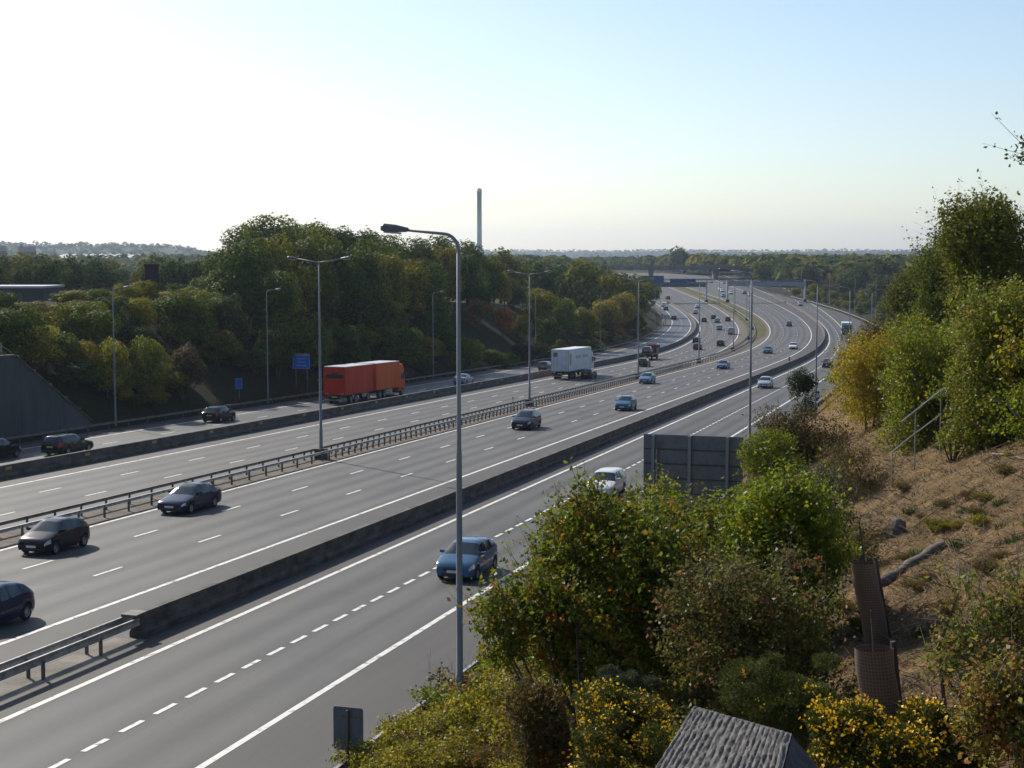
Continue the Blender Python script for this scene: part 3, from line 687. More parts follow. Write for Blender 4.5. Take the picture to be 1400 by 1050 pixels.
# ------------------------------------------------------------------ vehicles
def car_type(kind):
    """side profile (x from the front): list of (x, top z); belt line; window cuts. Returns {part name: [meshes]}"""
    T = {
     'hatch':  dict(L=3.9, W=.86, top=[(0, .62), (.06, .70), (.22, .79), (.8, .97), (.95, 1.01), (1.62, 1.40), (1.9, 1.475), (2.45, 1.49), (3.05, 1.43), (3.3, 1.36), (3.68, 1.02), (3.82, .95), (3.9, .74)], belt=[(.85, .95), (1.3, .95), (3.1, 1.07), (3.9, 1.04)], ws=(.95, 1.64), rw=(3.28, 3.66), win=[(1.34, 2.15), (2.23, 2.9)], wx=(.74, 3.2), r=.305),
     'saloon': dict(L=4.55, W=.88, top=[(0, .58), (.08, .66), (.3, .74), (1.15, .9), (1.35, .94), (2.0, 1.34), (2.35, 1.42), (2.9, 1.43), (3.3, 1.37), (3.85, 1.04), (4.05, 1.0), (4.48, .96), (4.55, .72)], belt=[(1.2, .9), (1.7, .92), (3.6, .99), (4.55, .95)], ws=(1.35, 2.02), rw=(3.28, 3.82), win=[(1.75, 2.48), (2.56, 3.2)], wx=(.85, 3.5), r=.315),
     'mpv':    dict(L=4.35, W=.90, top=[(0, .66), (.08, .76), (.25, .84), (.8, 1.02), (.95, 1.06), (1.75, 1.55), (2.05, 1.63), (2.9, 1.65), (3.9, 1.6), (4.05, 1.53), (4.25, 1.1), (4.3, 1.0), (4.35, .75)], belt=[(.9, 1.0), (1.4, 1.02), (3.9, 1.1), (4.35, 1.08)], ws=(.95, 1.78), rw=(4.03, 4.22), win=[(1.42, 2.2), (2.28, 3.1), (3.17, 3.85)], wx=(.82, 3.5), r=.315),
     'suv':    dict(L=4.5, W=.92, top=[(0, .78), (.08, .88), (.25, .97), (1.15, 1.1), (1.32, 1.14), (1.85, 1.6), (2.1, 1.7), (2.9, 1.73), (4.05, 1.68), (4.2, 1.6), (4.38, 1.18), (4.44, 1.1), (4.5, .8)], belt=[(1.2, 1.08), (1.6, 1.1), (4.0, 1.16), (4.5, 1.14)], ws=(1.32, 1.86), rw=(4.18, 4.36), win=[(1.6, 2.38), (2.46, 3.2), (3.28, 3.98)], wx=(.85, 3.62), r=.36),
     'estate': dict(L=4.6, W=.87, top=[(0, .6), (.08, .68), (.3, .77), (1.15, .93), (1.33, .97), (1.95, 1.38), (2.25, 1.46), (3.0, 1.48), (4.15, 1.44), (4.3, 1.37), (4.5, .98), (4.55, .9), (4.6, .74)], belt=[(1.2, .93), (1.7, .94), (4.1, 1.0), (4.6, .98)], ws=(1.33, 1.98), rw=(4.28, 4.47), win=[(1.72, 2.45), (2.53, 3.25), (3.32, 4.05)], wx=(.85, 3.55), r=.315),
     'van':    dict(L=4.9, W=.95, top=[(0, .75), (.08, .86), (.2, .94), (.7, 1.12), (.85, 1.17), (1.5, 1.8), (1.8, 1.93), (2.6, 1.96), (4.7, 1.95), (4.8, 1.9), (4.86, 1.2), (4.88, 1.1), (4.9, .6)], belt=[(.8, 1.1), (1.3, 1.12), (4.7, 1.2), (4.9, 1.18)], ws=(.85, 1.52), rw=(4.79, 4.87), win=[(1.2, 1.95)], wx=(.85, 3.7), r=.33),
    }[kind]
    L_, Wd = T['L'], T['W']; tx, tz = zip(*T['top']); bx, bz = zip(*T['belt'])
    r = T['r']; Ra = r + .055
    xs = set(tx) | set(T['ws']) | set(T['rw']); [xs.update(a) for a in T['win']]
    for c in T['wx']: xs |= set(np.round(c + Ra * np.cos(np.linspace(0, math.pi, 9)), 4)) | {c - Ra - .02, c + Ra + .02}
    xs |= set(np.round(np.linspace(.4, L_ - .3, 9), 3))
    xs = sorted(x for x in xs if 0 <= x <= L_); o = [xs[0]]
    for x in xs[1:]:
        if x - o[-1] > .012: o.append(x)
    xs = o
    def ring(x):
        top = np.interp(x, tx, tz); belt = min(np.interp(x, bx, bz), top - .05); h = top - belt
        # plan shape: rounded nose and tail
        e = min(x, L_ - x); wf = Wd * (1 - .16 * max(0, 1 - e / .55) ** 2.2)
        low = .2 + .06 * max(0, 1 - e / .4)
        arch = 0
        for c in T['wx']:
            if abs(x - c) < Ra: arch = r + math.sqrt(Ra * Ra - (x - c) ** 2)
        z1 = max(low, arch); z2 = max(low + .16, arch + .015); z3 = max(.5 * (belt + z2), z2 + .02); belt = max(belt, z3 + .02)
        cab = min(1, max(0, (h - .06) / .35)); yr = wf * (.93 - .2 * cab)
        return [(wf * .93 if not arch else wf * .985, z1), (wf * .995, z2), (wf * 1.0, z3), (wf * .965, belt), (yr, top - .035 - .035 * cab), (yr - .09, top - .008), (yr * .5, top + .012), (0, top + .018)]
    rings = [ring(x) for x in xs]
    parts = {'body': MB(), 'windscreen': MB(), 'rear_window': MB()}
    lists = {'side_window': [], 'headlight': [MB(), MB()], 'tail_light': [MB(), MB()]}
    def P3(i, j, s): y, z = rings[i][j]; return (L_ / 2 - xs[i], s * y, z)
    for s in (1, -1):
        wins = [MB() for _ in T['win']]
        for i in range(len(xs) - 1):
            xm = (xs[i] + xs[i + 1]) / 2
            for j in range(7):
                f = [P3(i, j, s), P3(i + 1, j, s), P3(i + 1, j + 1, s), P3(i, j + 1, s)]
                if s < 0: f = f[::-1]
                tgt = parts['body']
                if j >= 4 and T['ws'][0] < xm < T['ws'][1] and not (j == 4 and False): tgt = parts['windscreen']
                elif j >= 4 and T['rw'][0] < xm < T['rw'][1] and kind != 'van': tgt = parts['rear_window']
                elif j == 3:
                    for k, (a, b) in enumerate(T['win']):
                        if a < xm < b: tgt = wins[k]
                if tgt is parts['body']:
                    if xm < .34 and j == 2: tgt = lists['headlight'][s < 0]
                    if xm > L_ - .22 and j in (2, 3) and (kind != 'saloon' or j == 2): tgt = lists['tail_light'][s < 0]
                tgt.quad(*f)
        lists['side_window'] += wins
    for i, rv in ((0, False), (len(xs) - 1, True)):          # close nose and tail
        pts = [P3(i, j, 1) for j in range(8)] + [P3(i, j, -1) for j in range(6, -1, -1)]
        parts['body'].poly(pts if rv else pts[::-1])
    def weld(mb):
        key = {}; nv = []; mp = []
        for v in mb.v:
            k = tuple(round(c, 4) for c in v)
            if k not in key: key[k] = len(nv); nv.append(v)
            mp.append(key[k])
        mb.v = nv; mb.f = [tuple(dict.fromkeys(mp[i] for i in f)) for f in mb.f]; mb.f = [f for f in mb.f if len(f) > 2]
        return mb
    out = []
    def sm(me):
        me.polygons.foreach_set('use_smooth', [True] * len(me.polygons))
        try: me.set_sharp_from_angle(angle=R(38))
        except Exception: pass
        return me
    out.append(('body', sm(weld(parts['body']).mesh('body', M['car'])), (0, 0, 0)))
    out.append(('windscreen', sm(weld(parts['windscreen']).mesh('windscreen', M['glass'])), (0, 0, 0)))
    if kind != 'van': out.append(('rear_window', sm(weld(parts['rear_window']).mesh('rear_window', M['glass'])), (0, 0, 0)))
    for m_ in lists['side_window']: out.append(('side_window', weld(m_).mesh('side_window', M['glass']), (0, 0, 0)))
    for m_ in lists['headlight']: out.append(('headlight', sm(weld(m_).mesh('headlight', M['lens'])), (0, 0, 0)))
    for m_ in lists['tail_light']: out.append(('tail_light', weld(m_).mesh('tail_light', M['red_lens']), (0, 0, 0)))
    hx = L_ / 2; c0, c1 = hx - T['wx'][0], hx - T['wx'][1]
    ub = MB().box(-hx + .3, hx - .3, -Wd * .72, Wd * .72, .16, .55).box(c1 + .5, c0 - .5, -Wd * .9, Wd * .9, .17, .4)
    out.append(('underbody', ub.mesh('underbody', M['black']), (0, 0, 0)))
    fz = tz[0]
    g = MB().box(hx - .03, hx + .012, -.42, .42, fz - .17, fz - .05).mesh('grille', M['black'])
    out.append(('grille', g, (0, 0, 0)))
    out.append(('bumper_intake', MB().box(hx - .03, hx + .014, -.5, .5, .27, .36).mesh('bumper_intake', M['black']), (0, 0, 0)))
    out.append(('number_plate', MB().box(hx + .015, hx + .026, -.26, .26, .39, .39 + .11).mesh('number_plate', M['plate_w']), (0, 0, 0)))
    out.append(('number_plate', MB().box(-hx - .016, -hx + .01, -.26, .26, .62, .73).mesh('number_plate', M['plate_y']), (0, 0, 0)))
    out.append(('rear_bumper', MB().box(-hx - .022, -hx + .05, -Wd * .8, Wd * .8, .3, .46).mesh('rear_bumper', M['black']), (0, 0, 0)))
    mz = np.interp(T['ws'][0] + .35, bx, bz) + .03
    for s in (1, -1):
        out.append(('mirror', MB().hexa([(hx - T['ws'][0] - .42, s * (Wd * .9), mz), (hx - T['ws'][0] - .3, s * (Wd * .9), mz), (hx - T['ws'][0] - .33, s * (Wd + .16), mz + .02), (hx - T['ws'][0] - .44, s * (Wd + .16), mz + .02),
                   (hx - T['ws'][0] - .42, s * (Wd * .9), mz + .12), (hx - T['ws'][0] - .3, s * (Wd * .9), mz + .1), (hx - T['ws'][0] - .33, s * (Wd + .16), mz + .14), (hx - T['ws'][0] - .44, s * (Wd + .16), mz + .15)]).mesh('mirror', M['car']), (0, 0, 0)))
    return dict(parts=out, wheels=[(c0, s * (Wd - .1), r) for s in (1, -1)] + [(c1, s * (Wd - .1), r) for s in (1, -1)], r=r)
def wheel_meshes(r, wd=.2):
    Mx = Matrix.Rotation(math.pi / 2, 4, 'Z')
    ty = MB().lathe([(r * .62, -wd / 2), (r * .93, -wd / 2), (r, -wd / 2 + .03), (r, wd / 2 - .03), (r * .93, wd / 2), (r * .62, wd / 2)], 20, Mx).mesh('tyre', M['tyre'], True)
    rm = MB(); n = 5
    rm.lathe([(r * .63, -wd / 2 + .02), (r * .6, -wd / 2 + .035), (r * .52, -wd / 2 + .05)], 20, Mx); rm.lathe([(r * .63, wd / 2 - .02), (r * .6, wd / 2 - .035), (r * .52, wd / 2 - .05)], 20, Mx)
    for sd in (-1, 1):
        for k in range(n):
            a = 2 * math.pi * k / n
            ca, sa = math.cos(a), math.sin(a); y = sd * (wd / 2 - .04)
            def q(u, v): return (ca * u - sa * v, y, sa * u + ca * v)
            f = [q(.02, -.045), q(r * .6, -.035), q(r * .6, .035), q(.02, .045)]
            rm.quad(*(f if sd < 0 else f[::-1]))
    rm = rm.mesh('rim', M['rim'])
    hb = MB().lathe([(.001, -wd / 2 + .03), (r * .2, -wd / 2 + .035), (r * .2, wd / 2 - .035), (.001, wd / 2 - .03)], 10, Mx).mesh('hub', M['rim'])
    dk = MB().lathe([(.001, -.02), (r * .62, -.02), (r * .62, .02), (.001, .02)], 16, Mx).mesh('brake_disc', M['black'])
    return ty, rm, hb, dk
CT, WM = {}, {}
def new_vehicle(name, q, wlat, fwd, label, cat, group=None, slope=True):
    x, y = XY(wlat, q); b = head_w(q)
    o = empty(name, (x, y, float(P(q)) + .002), b + (0 if fwd else math.pi), label, cat, group)
    dz = float(P(q + 2) - P(q - 2)) / 4
    o.rotation_euler = (0, -math.atan(dz) * (1 if fwd else -1), o.rotation_euler.z)
    return o
_hl = ['L5']
def head_w(q): return head(_hl[0], q)
def put_wheels(t, ws, r, wd=.2):
    k = (r, wd)
    if k not in WM: WM[k] = wheel_meshes(r, wd)
    ty, rm, hb, dk = WM[k]
    for x, y, z in ws:
        wl = obj('wheel', dk, None, t, (x, y, z)); obj('tyre', ty, None, wl); obj('rim', rm, None, wl); obj('hub', hb, None, wl)
def car(kind, q, wlat, fwd, colr, label, line='L5', group=None, detail=True):
    if kind not in CT: CT[kind] = car_type(kind)
    _hl[0] = line
    nm = {'hatch': 'hatchback_car', 'saloon': 'saloon_car', 'mpv': 'people_carrier', 'suv': 'off_road_car', 'estate': 'estate_car', 'van': 'panel_van'}[kind]
    t = new_vehicle(nm, q, wlat, fwd, label, 'van' if kind == 'van' else 'car', group)
    for n, me, loc in CT[kind]['parts']:
        o = obj(n, me, None, t); o.color = (*colr, 1)
    put_wheels(t, CT[kind]['wheels'], CT[kind]['r'])
    return t
NAVY = (.01, .018, .045); BLK = (.009, .011, .015); BLUE = (.05, .12, .21); PALE = (.2, .28, .36); SILV = (.38, .4, .42); WHT = (.62, .63, .62); DRED = (.06, .012, .014); GREY = (.09, .1, .11); STEEL = (.06, .1, .16); DGRN = (.012, .03, .025)
CARGROUP = 'cars on the motorway'
def snap(u, v, lanes, k=.75):
    """road position under photo pixel (u, v), drawn towards the nearest lane centre"""
    w_, q = roadhit(u, v); best = None
    for n, off, n2, fr in lanes:
        c = float(W(n, q)) * (1 - fr) + float(W(n2, q)) * fr
        if best is None or abs(c - w_) < abs(best - w_): best = c
    return q, w_ + (best - w_) * k
NL = [('L6', 0, 'L5', f) for f in (1 / 6, .5, 5 / 6)]; FL = [('L4', 0, 'L3', f) for f in (1 / 6, .5, 5 / 6)]
NS = [('L9', 0, 'L7', f) for f in (.25, .75)]; FS = [('L2', 0, 'L1', f) for f in (.3, .72)]
cars = [  # type, photo pixel under the middle of the car, lanes, driving away?, colour, label
 ('hatch', -50, 852, NL, 0, NAVY, 'dark blue hatchback cut off by the left edge on the oncoming carriageway'),
 ('hatch', 100, 753, NL, 0, BLK, 'near black small hatchback with a glinting windscreen near the left edge'),
 ('saloon', 252, 696, NL, 0, NAVY, 'navy saloon car beside the central reservation rails'),
 ('mpv', 706, 585, NL, 0, (.022, .03, .042), 'dark slate people carrier below the white lorry'),
 ('hatch', 846, 560, NL, 0, BLUE, 'mid blue hatchback in the lane beside the near hard shoulder'),
 ('hatch', 882, 524, NL, 0, (.12, .2, .3), 'pale blue hatchback just below the curving central rails'),
 ('saloon', 983, 504, NL, 0, STEEL, 'dark steel blue saloon oncoming where the bend begins'),
 ('hatch', 1046, 483, NL, 0, (.08, .12, .15), 'grey green hatchback oncoming behind the tall sign lamp'),
 ('saloon', 1080, 477, NL, 0, WHT, 'white saloon oncoming beside the red marker post'),
 ('hatch', 1082, 446, NL, 0, BLK, 'small black car alone in the oncoming lanes on the bend'),
 ('hatch', 1040, 530, NS, 0, SILV, 'silver hatchback on the near slip road'),
 ('estate', 823, 676, NS, 0, WHT, 'white estate car half hidden by the leafy bush'),
 ('hatch', 642, 785, NS, 0, BLUE, 'bright blue hatchback behind the tall near lamp'),
 ('hatch', 1125, 502, NS, 0, (.05, .02, .03), 'dark maroon car half hidden by the yellow tree'),
 ('hatch', 1098, 418, NS, 0, PALE, 'pale distant car on the near slip road below the gantry leg'),
 ('estate', 80, 619, FS, 1, (.01, .016, .016), 'black estate car on the far slip road by the retaining wall'),
 ('hatch', -2, 627, FS, 1, BLK, 'dark car nose at the left edge on the far slip road'),
 ('hatch', 301, 576, FS, 1, BLK, 'black hatchback on the far slip road behind the red lorry'),
 ('saloon', 626, 525, FS, 1, PALE, 'pale silver blue saloon ahead of the red lorry'),
 ('estate', 746, 506, FS, 1, (.16, .17, .18), 'grey estate car behind the barrier left of the white lorry'),
 ('hatch', 797, 517, FL, 1, (.02, .022, .035), 'dark navy car passing the white lorry'),
 ('hatch', 878, 501, FL, 1, BLK, 'black hatchback right behind the recovery truck'),
 ('hatch', 949, 478, FL, 1, (.03, .012, .014), 'dark maroon hatchback in the inside lane of the bend'),
 ('hatch', 955, 469, FL, 1, BLK, 'black hatchback ahead of the dark maroon hatchback'),
 ('hatch', 983, 473, FL, 1, BLK, 'black hatchback in the middle of the bend'),
 ('van', 998, 457, FL, 1, (.3, .32, .35), 'silver van closest to the central rails on the bend'),
 ('estate', 984, 451, FL, 1, SILV, 'silver car left of the silver van'),
 ('hatch', 995, 439, FL, 1, (.02, .02, .022), 'dark car next to the rails ahead of the silver van'),
 ('hatch', 982, 441, FL, 1, PALE, 'pale blue car in the cluster of four cars on the bend'),
 ('hatch', 975, 436, FL, 1, (.03, .03, .035), 'dark grey car topmost of the cluster of four'),
 ('hatch', 963, 440, FL, 1, (.04, .06, .08), 'dark teal car leftmost of the cluster of four'),
 ('hatch', 949, 429, FL, 1, (.4, .43, .5), 'pale silver car following a white car near the gantry'),
 ('hatch', 950, 421, FL, 1, WHT, 'white car next below the gantry signs'),
 ('hatch', 904, 419, FS, 1, WHT, 'white car rounding the far slip road by the yellow trees'),
 ('hatch', 897, 424, FS, 1, DGRN, 'dark green car on the far slip road bend'),
 ('hatch', 909, 437, FS, 1, DRED, 'dark red car on the far slip road bend'),
 ('hatch', 912, 409, FL, 1, (.08, .03, .03), 'reddish car just below the gantry'),
 ('hatch', 992, 406, NL, 0, (.06, .16, .28), 'blue car under the oncoming gantry'),
 ('hatch', 985, 399, NL, 0, WHT, 'white car left of two beyond the oncoming gantry'),
 ('hatch', 991, 397, NL, 0, (.5, .52, .55), 'silvery white car right of two beyond the oncoming gantry'),
 ('hatch', 1006, 402, NL, 0, WHT, 'lone white car in the middle beyond the oncoming gantry'),
 ('hatch', 1021, 402, NL, 0, (.04, .04, .03), 'dark olive car beyond the oncoming gantry'),
 ('hatch', 1028, 405, NL, 0, PALE, 'pale blue car rightmost of those beyond the oncoming gantry'),
]
for kind, u, v, lanes, fwd, colr, lab in cars:
    q, ww = snap(u, v, lanes)
    c_ = car(kind, q, ww, fwd, colr, lab, lanes[0][0], CARGROUP)
    if kind == 'hatch' and v > 740 and u < 200: c_.scale = (.94, .97, .97)

# ---- lorries
M['red_box'] = mat('red_curtain', (.42, .035, .018), .5, spec=.15, build=noisy((.42, .024, .01), (.56, .045, .015), .8, 5, .08, stretch=(1, .2, .3), bscale=3))
M['orange_box'] = mat('orange_curtain', (.5, .085, .018), .5, spec=.15, build=noisy((.5, .075, .012), (.66, .12, .02), .8, 5, .08, stretch=(1, .2, .3), bscale=3))
M['roof_w'] = mat('lorry_roof', (.72, .72, .72), .35)
M['white_box'] = mat('white_box_body', (.6, .62, .64), .4, build=noisy((.52, .54, .56), (.66, .68, .7), .7, 5))
M['chassis'] = mat('chassis', (.02, .02, .022), .6, .3)
M['logo_dark'] = mat('dark_lettering', (.03, .01, .01), .5); M['logo_tan'] = mat('tan_emblem', (.4, .27, .1), .5); M['logo_grey'] = mat('grey_lettering', (.27, .31, .36), .5)
M['brown_disc'] = mat('brown_emblem', (.16, .1, .1), .5); M['green_bar'] = mat('green_stripe', (.12, .24, .15), .5)
def cab(t, x, colm, wd=1.22, z0=.55, hgt=3.05, ln=2.0):
    """tall lorry cab whose back is at local x"""
    b = MB(); pr = [(x, z0), (x + ln, z0), (x + ln + .05, z0 + .9), (x + ln - .02, z0 + 1.25), (x + ln - .28, z0 + hgt - .45), (x + ln - .75, z0 + hgt), (x, z0 + hgt - .05)]
    n = len(pr)
    for s in (-1, 1): b.v += [(px, s * wd * (1 if pz < z0 + 1.3 else .96), pz) for px, pz in pr]
    b.f.append(tuple(range(n))); b.f.append(tuple(range(2 * n - 1, n - 1, -1)))
    for i in range(n): j = (i + 1) % n; b.f.append((i, i + n, j + n, j))
    b.build('cab', colm, t)
    MB().hexa([(x + ln + .01, -1.08, z0 + 1.3), (x + ln + .01, 1.08, z0 + 1.3), (x + ln - .02, 1.08, z0 + 1.3), (x + ln - .02, -1.08, z0 + 1.3), (x + ln - .245, -1.04, z0 + hgt - .55), (x + ln - .245, 1.04, z0 + hgt - .55), (x + ln - .28, 1.04, z0 + hgt - .55), (x + ln - .28, -1.04, z0 + hgt - .55)]).build('windscreen', M['glass'], t)
    for s in (-1, 1):
        MB().box(x + ln - 1.25, x + ln - .35, s * wd - .012, s * wd + .012, z0 + 1.35, z0 + 2.15).build('side_window', M['glass'], t)
        MB().box(x + ln + .02, x + ln + .07, s * .85 - .2, s * .85 + .2, z0 + .12, z0 + .35).build('headlight', M['lens'], t)
        MB().box(x + ln - .1, x + ln + .12, s * (wd + .12) - .1, s * (wd + .12) + .1, z0 + 1.5, z0 + 2.1).build('mirror', M['black'], t)
    MB().box(x + ln + .045, x + ln + .075, -.8, .8, z0 + .45, z0 + 1.05).build('grille', M['black'], t)
    MB().box(x + .1, x + ln - .1, -1.05, 1.05, .35, z0).build('step_skirt', M['chassis'], t)
def boxbody(t, name, x0, x1, wd, z0, z1, m, roof=None, doors=False):
    o = MB().box(x0, x1, -wd, wd, z0, z1).build(name, m, t)
    MB().box(x0 + .01, x1 - .01, -wd + .01, wd - .01, z1 + .003, z1 + .07).build('roof', roof or M['roof_w'], o)
    for x in (x0, x1):
        for s in (-1, 1): MB().box(x - .03, x + .03, s * wd - .03, s * wd + .03, z0 - .02, z1 + .02).build('corner_post', M['logo_grey'] if m is M['white_box'] else m, o)
    return o
def tail(t, x, wd=1.15, z=.75, plate=True):
    MB().box(x - .06, x + .02, -wd, wd, z - .12, z + .12).build('tail_bar', M['chassis'], t)
    for s in (-1, 1):
        MB().box(x - .1, x - .062, s * .9 - .22, s * .9 + .22, z - .09, z + .09).build('tail_light', M['red_lens'], t)
    if plate: MB().box(x - .08, x - .064, -.3, .3, z - .06, z + .06).build('number_plate', M['plate_y'], t)
    MB().box(x - .02, x + .1, -wd, wd, .42, .54).build('underrun_bar', M['galv'], t)
# red drawbar lorry on the far slip road
_hl[0] = 'L2'
q0 = 146.3 + 8.9
t = new_vehicle('drawbar_lorry', q0, float(W('L2', q0, 3.6)), True, 'red and orange drawbar lorry with trailer on the far slip road', 'lorry')
bx_ = boxbody(t, 'trailer_box', -8.9, -.95, 1.26, 1.05, 4.05, M['red_box'])
bx2 = boxbody(t, 'truck_box', 0., 7.2, 1.26, 1.05, 4.05, M['orange_box'])
MB().box(-8.8, -1.2, -.5, .5, .7, 1.05).build('trailer_frame', M['chassis'], t); MB().box(0.1, 8.9, -.5, .5, .65, 1.05).build('truck_frame', M['chassis'], t)
MB().box(-.95, .1, -.15, .15, .62, .78).build('drawbar', M['chassis'], t)
M['dark_red'] = mat('dark_red_end', (.14, .012, .01), .5)
MB().box(-.945, -.9, -1.2, 1.2, 1.1, 4.0).build('trailer_front', M['dark_red'], t)
for x in (-6.4, -3.0): MB().box(x - .9, x + .9, -1.2, -1.1, .55, .95).build('side_guard', M['galv'], t)
MB().box(3.2, 5.2, -1.2, -.7, .45, .98).build('fuel_tank', M['galv'], t)
cab(t, 7.35, M['orange_box'], 1.22, .55, 3.2, 1.9)
put_wheels(t, [(x, s * 1.08, .5) for x in (-7.2, -5.9, -2.3, 1.3, 2.6, 8.4) for s in (-1, 1)], .5, .32)
tail(t, -8.92, 1.2, .82)
for a, b in ((-1.0, 1.0),): MB().box(-8.945, -8.932, a, b, 2.85, 3.25).build('rear_lettering', M['logo_dark'], t)
MB().box(-8.945, -8.932, -.35, .3, 3.27, 3.48).build('rear_emblem', M['logo_dark'], t)
for s in (-1, 1): MB().box(-8.946, -8.934, s * .88 - .2, s * .88 + .2, 1.12, 1.24).build('hazard_marker', M['amber'], t)
# white box lorry
_hl[0] = 'L3'
q0 = 202.; t = new_vehicle('box_lorry', q0 + 4.8, float(W('L3', q0)) - 1.95, True, 'white box lorry with an emblem in the inside lane beyond the central rails', 'lorry')
b_ = boxbody(t, 'box_body', -4.8, 8.8, 1.27, 1.2, 4.25, M['white_box'])
MB().box(-4.7, 10.6, -.5, .5, .68, 1.15).build('frame', M['chassis'], t)
for s in (-1, 1): MB().box(-4.83, -4.802, s * .62 - .58, s * .62 + .58, 1.22, 4.15).build('rear_door', M['white_box'], t)
for s in (-.9, -.35, .35, .9): MB().tube([(-4.85, s, 1.25), (-4.85, s, 4.15)], .018, 5).build('door_rod', M['galv'], t)
MB().lathe([(.001, -.004), (.34, -.004), (.34, .004), (.001, .004)], 20).build('door_emblem', M['brown_disc'], t, loc=(-4.845, .66, 3.55))
b = MB(); n = 18; pts = [(-.0 + .6 * math.cos(a), .95 * math.sin(a)) for a in np.linspace(0, 2 * math.pi, n, endpoint=False)]
b.poly([(-3.6 + x, -1.274, 2.85 + z) for x, z in pts]); b.build('side_emblem', M['logo_tan'], t)
for i in range(9):
    if i == 4: continue
    MB().box(-.6 + i * .85, -.05 + i * .85, -1.278, -1.272, 2.9, 3.3).build('side_lettering', M['logo_grey'], t)
cab(t, 9.1, M['white_box'], 1.2, .6, 2.95, 1.9)
put_wheels(t, [(x, s * 1.05, .5) for x in (-3.2, -1.9, -.6, 7.2, 10.2) for s in (-1, 1)], .5, .32)
tail(t, -4.82, 1.2, .85)
# maroon recovery truck carrying a car
M['maroon'] = mat('maroon_paint', (.12, .02, .03), .35, .1)
q, ww = snap(881, 492, FL); _hl[0] = 'L3'
t = new_vehicle('recovery_truck', q + 2, ww + .4, True, 'maroon recovery truck carrying a grey car in the inside lane', 'truck')
MB().box(-4.2, 3.6, -.45, .45, .6, .9).build('frame', M['chassis'], t)
MB().box(-4.3, 2.2, -1.15, 1.15, .92, 1.08).build('bed', M['chassis'], t)
for s in (-1, 1): MB().box(-4.3, 2.2, s * 1.15 - .05, s * 1.15 + .05, .95, 1.22).build('bed_rail', M['maroon'], t)
MB().box(1.9, 2.25, -1.1, 1.1, 1.1, 2.55).build('head_board', M['maroon'], t)
MB().box(2.3, 3.3, -.9, .9, 2.75, 2.95).build('light_bar', M['red_post'], t)
cab(t, 2.3, M['maroon'], 1.12, .55, 2.15, 1.9)
put_wheels(t, [(x, s * .95, .42) for x in (-2.6, 3.3) for s in (-1, 1)], .42, .3); tail(t, -4.32, 1.1, .8)
c2 = car('hatch', q + .6, ww + .4, True, GREY, 'grey car riding on the bed of the recovery truck', 'L3', CARGROUP)
c2.location.z += 1.085
# white lorry meeting us on the bend of the near slip road
q, ww = snap(1170, 462, NS); _hl[0] = 'L9'
t = new_vehicle('box_lorry', q, ww, False, 'distant white lorry with a dark cab on the near slip road bend', 'lorry')
boxbody(t, 'box_body', -6, 2.4, 1.25, 1.1, 3.9, M['white_box']); MB().box(-5.9, 4.4, -.5, .5, .65, 1.1).build('frame', M['chassis'], t)
M['blue_cab'] = mat('blue_grey_cab', (.04, .09, .14), .4); cab(t, 2.55, M['blue_cab'], 1.2, .55, 2.9, 1.9)
MB().box(4.46, 4.54, -1.15, 1.15, .4, .85).build('front_bumper', M['white_box'], t)
put_wheels(t, [(x, s * 1.05, .5) for x in (-4.2, -2.9, 3.6) for s in (-1, 1)], .5, .32); tail(t, -6.02, 1.2, .85)
# far van under the bridge
car('van', 690, float(W('L2', 690, 3)), True, WHT, 'tiny white van on the far slip road before the overbridge', 'L2', CARGROUP)
# ------------------------------------------------------------------ vegetation
def leaf_quads(pos, nrm, size, aspect=.6, r=rng):
    """diamond leaves: centre, facing, length"""
    n = len(pos); nrm = nrm / (np.linalg.norm(nrm, axis=1, keepdims=True) + 1e-9)
    a = r.normal(size=(n, 3)); a -= nrm * (a * nrm).sum(1, keepdims=True); a /= np.linalg.norm(a, axis=1, keepdims=True) + 1e-9
    b = np.cross(nrm, a); s_ = np.asarray(size).reshape(-1, 1) * np.ones((n, 1))
    bend = nrm * s_ * .12
    V = np.stack([pos - a * s_ * .5, pos + b * s_ * aspect * .5 - bend, pos + a * s_ * .5, pos - b * s_ * aspect * .5 - bend], 1).reshape(-1, 3)
    return V, np.arange(4 * n).reshape(-1, 4)
def sph(n, r=rng): d = r.normal(size=(n, 3)); return d / np.linalg.norm(d, axis=1, keepdims=True)
def crown_pts(n, lobes, shell=.75, r=rng, down=.35):
    """points through the outer part of a bunch of lobes (centre, radii)"""
    wts = np.array([l[1][0] * l[1][1] + l[1][0] * l[1][2] for l in lobes]); wts /= wts.sum()
    idx = r.choice(len(lobes), n, p=wts); d = sph(n, r); d[:, 2] = np.where(d[:, 2] < 0, d[:, 2] * (1 - down), d[:, 2]); d /= np.linalg.norm(d, axis=1, keepdims=True)
    cen = np.array([l[0] for l in lobes])[idx]; rad = np.array([l[1] for l in lobes])[idx]
    rr = shell + (1.08 - shell) * r.random(n) ** .8; rr += .1 * r.normal(size=n) * (r.random(n) < .25)
    return cen + d * rad * rr[:, None], d, idx
def tints(n, idx, pal, r=rng, spread=.35):
    """per-leaf colour factors: clump-wise palette choice and leaf-wise brightness"""
    pal = np.array(pal); k = r.integers(0, len(pal), idx.max() + 1)[idx]
    sw = r.random(n) < .3; k = np.where(sw, r.integers(0, len(pal), n), k)
    return pal[k] * (1 + spread * (r.random((n, 1)) - .5) * 2)
NEUT = [(1, 1, 1), (.8, .85, .8), (1.25, 1.2, 1.05), (1.1, 1.0, .8), (.7, .78, .72)]
AUT = [(1, 1, 1), (.8, .85, .8), (1.5, 1.2, .7), (1.8, 1.1, .5), (1.2, 1.15, .9), (.75, .85, .8)]
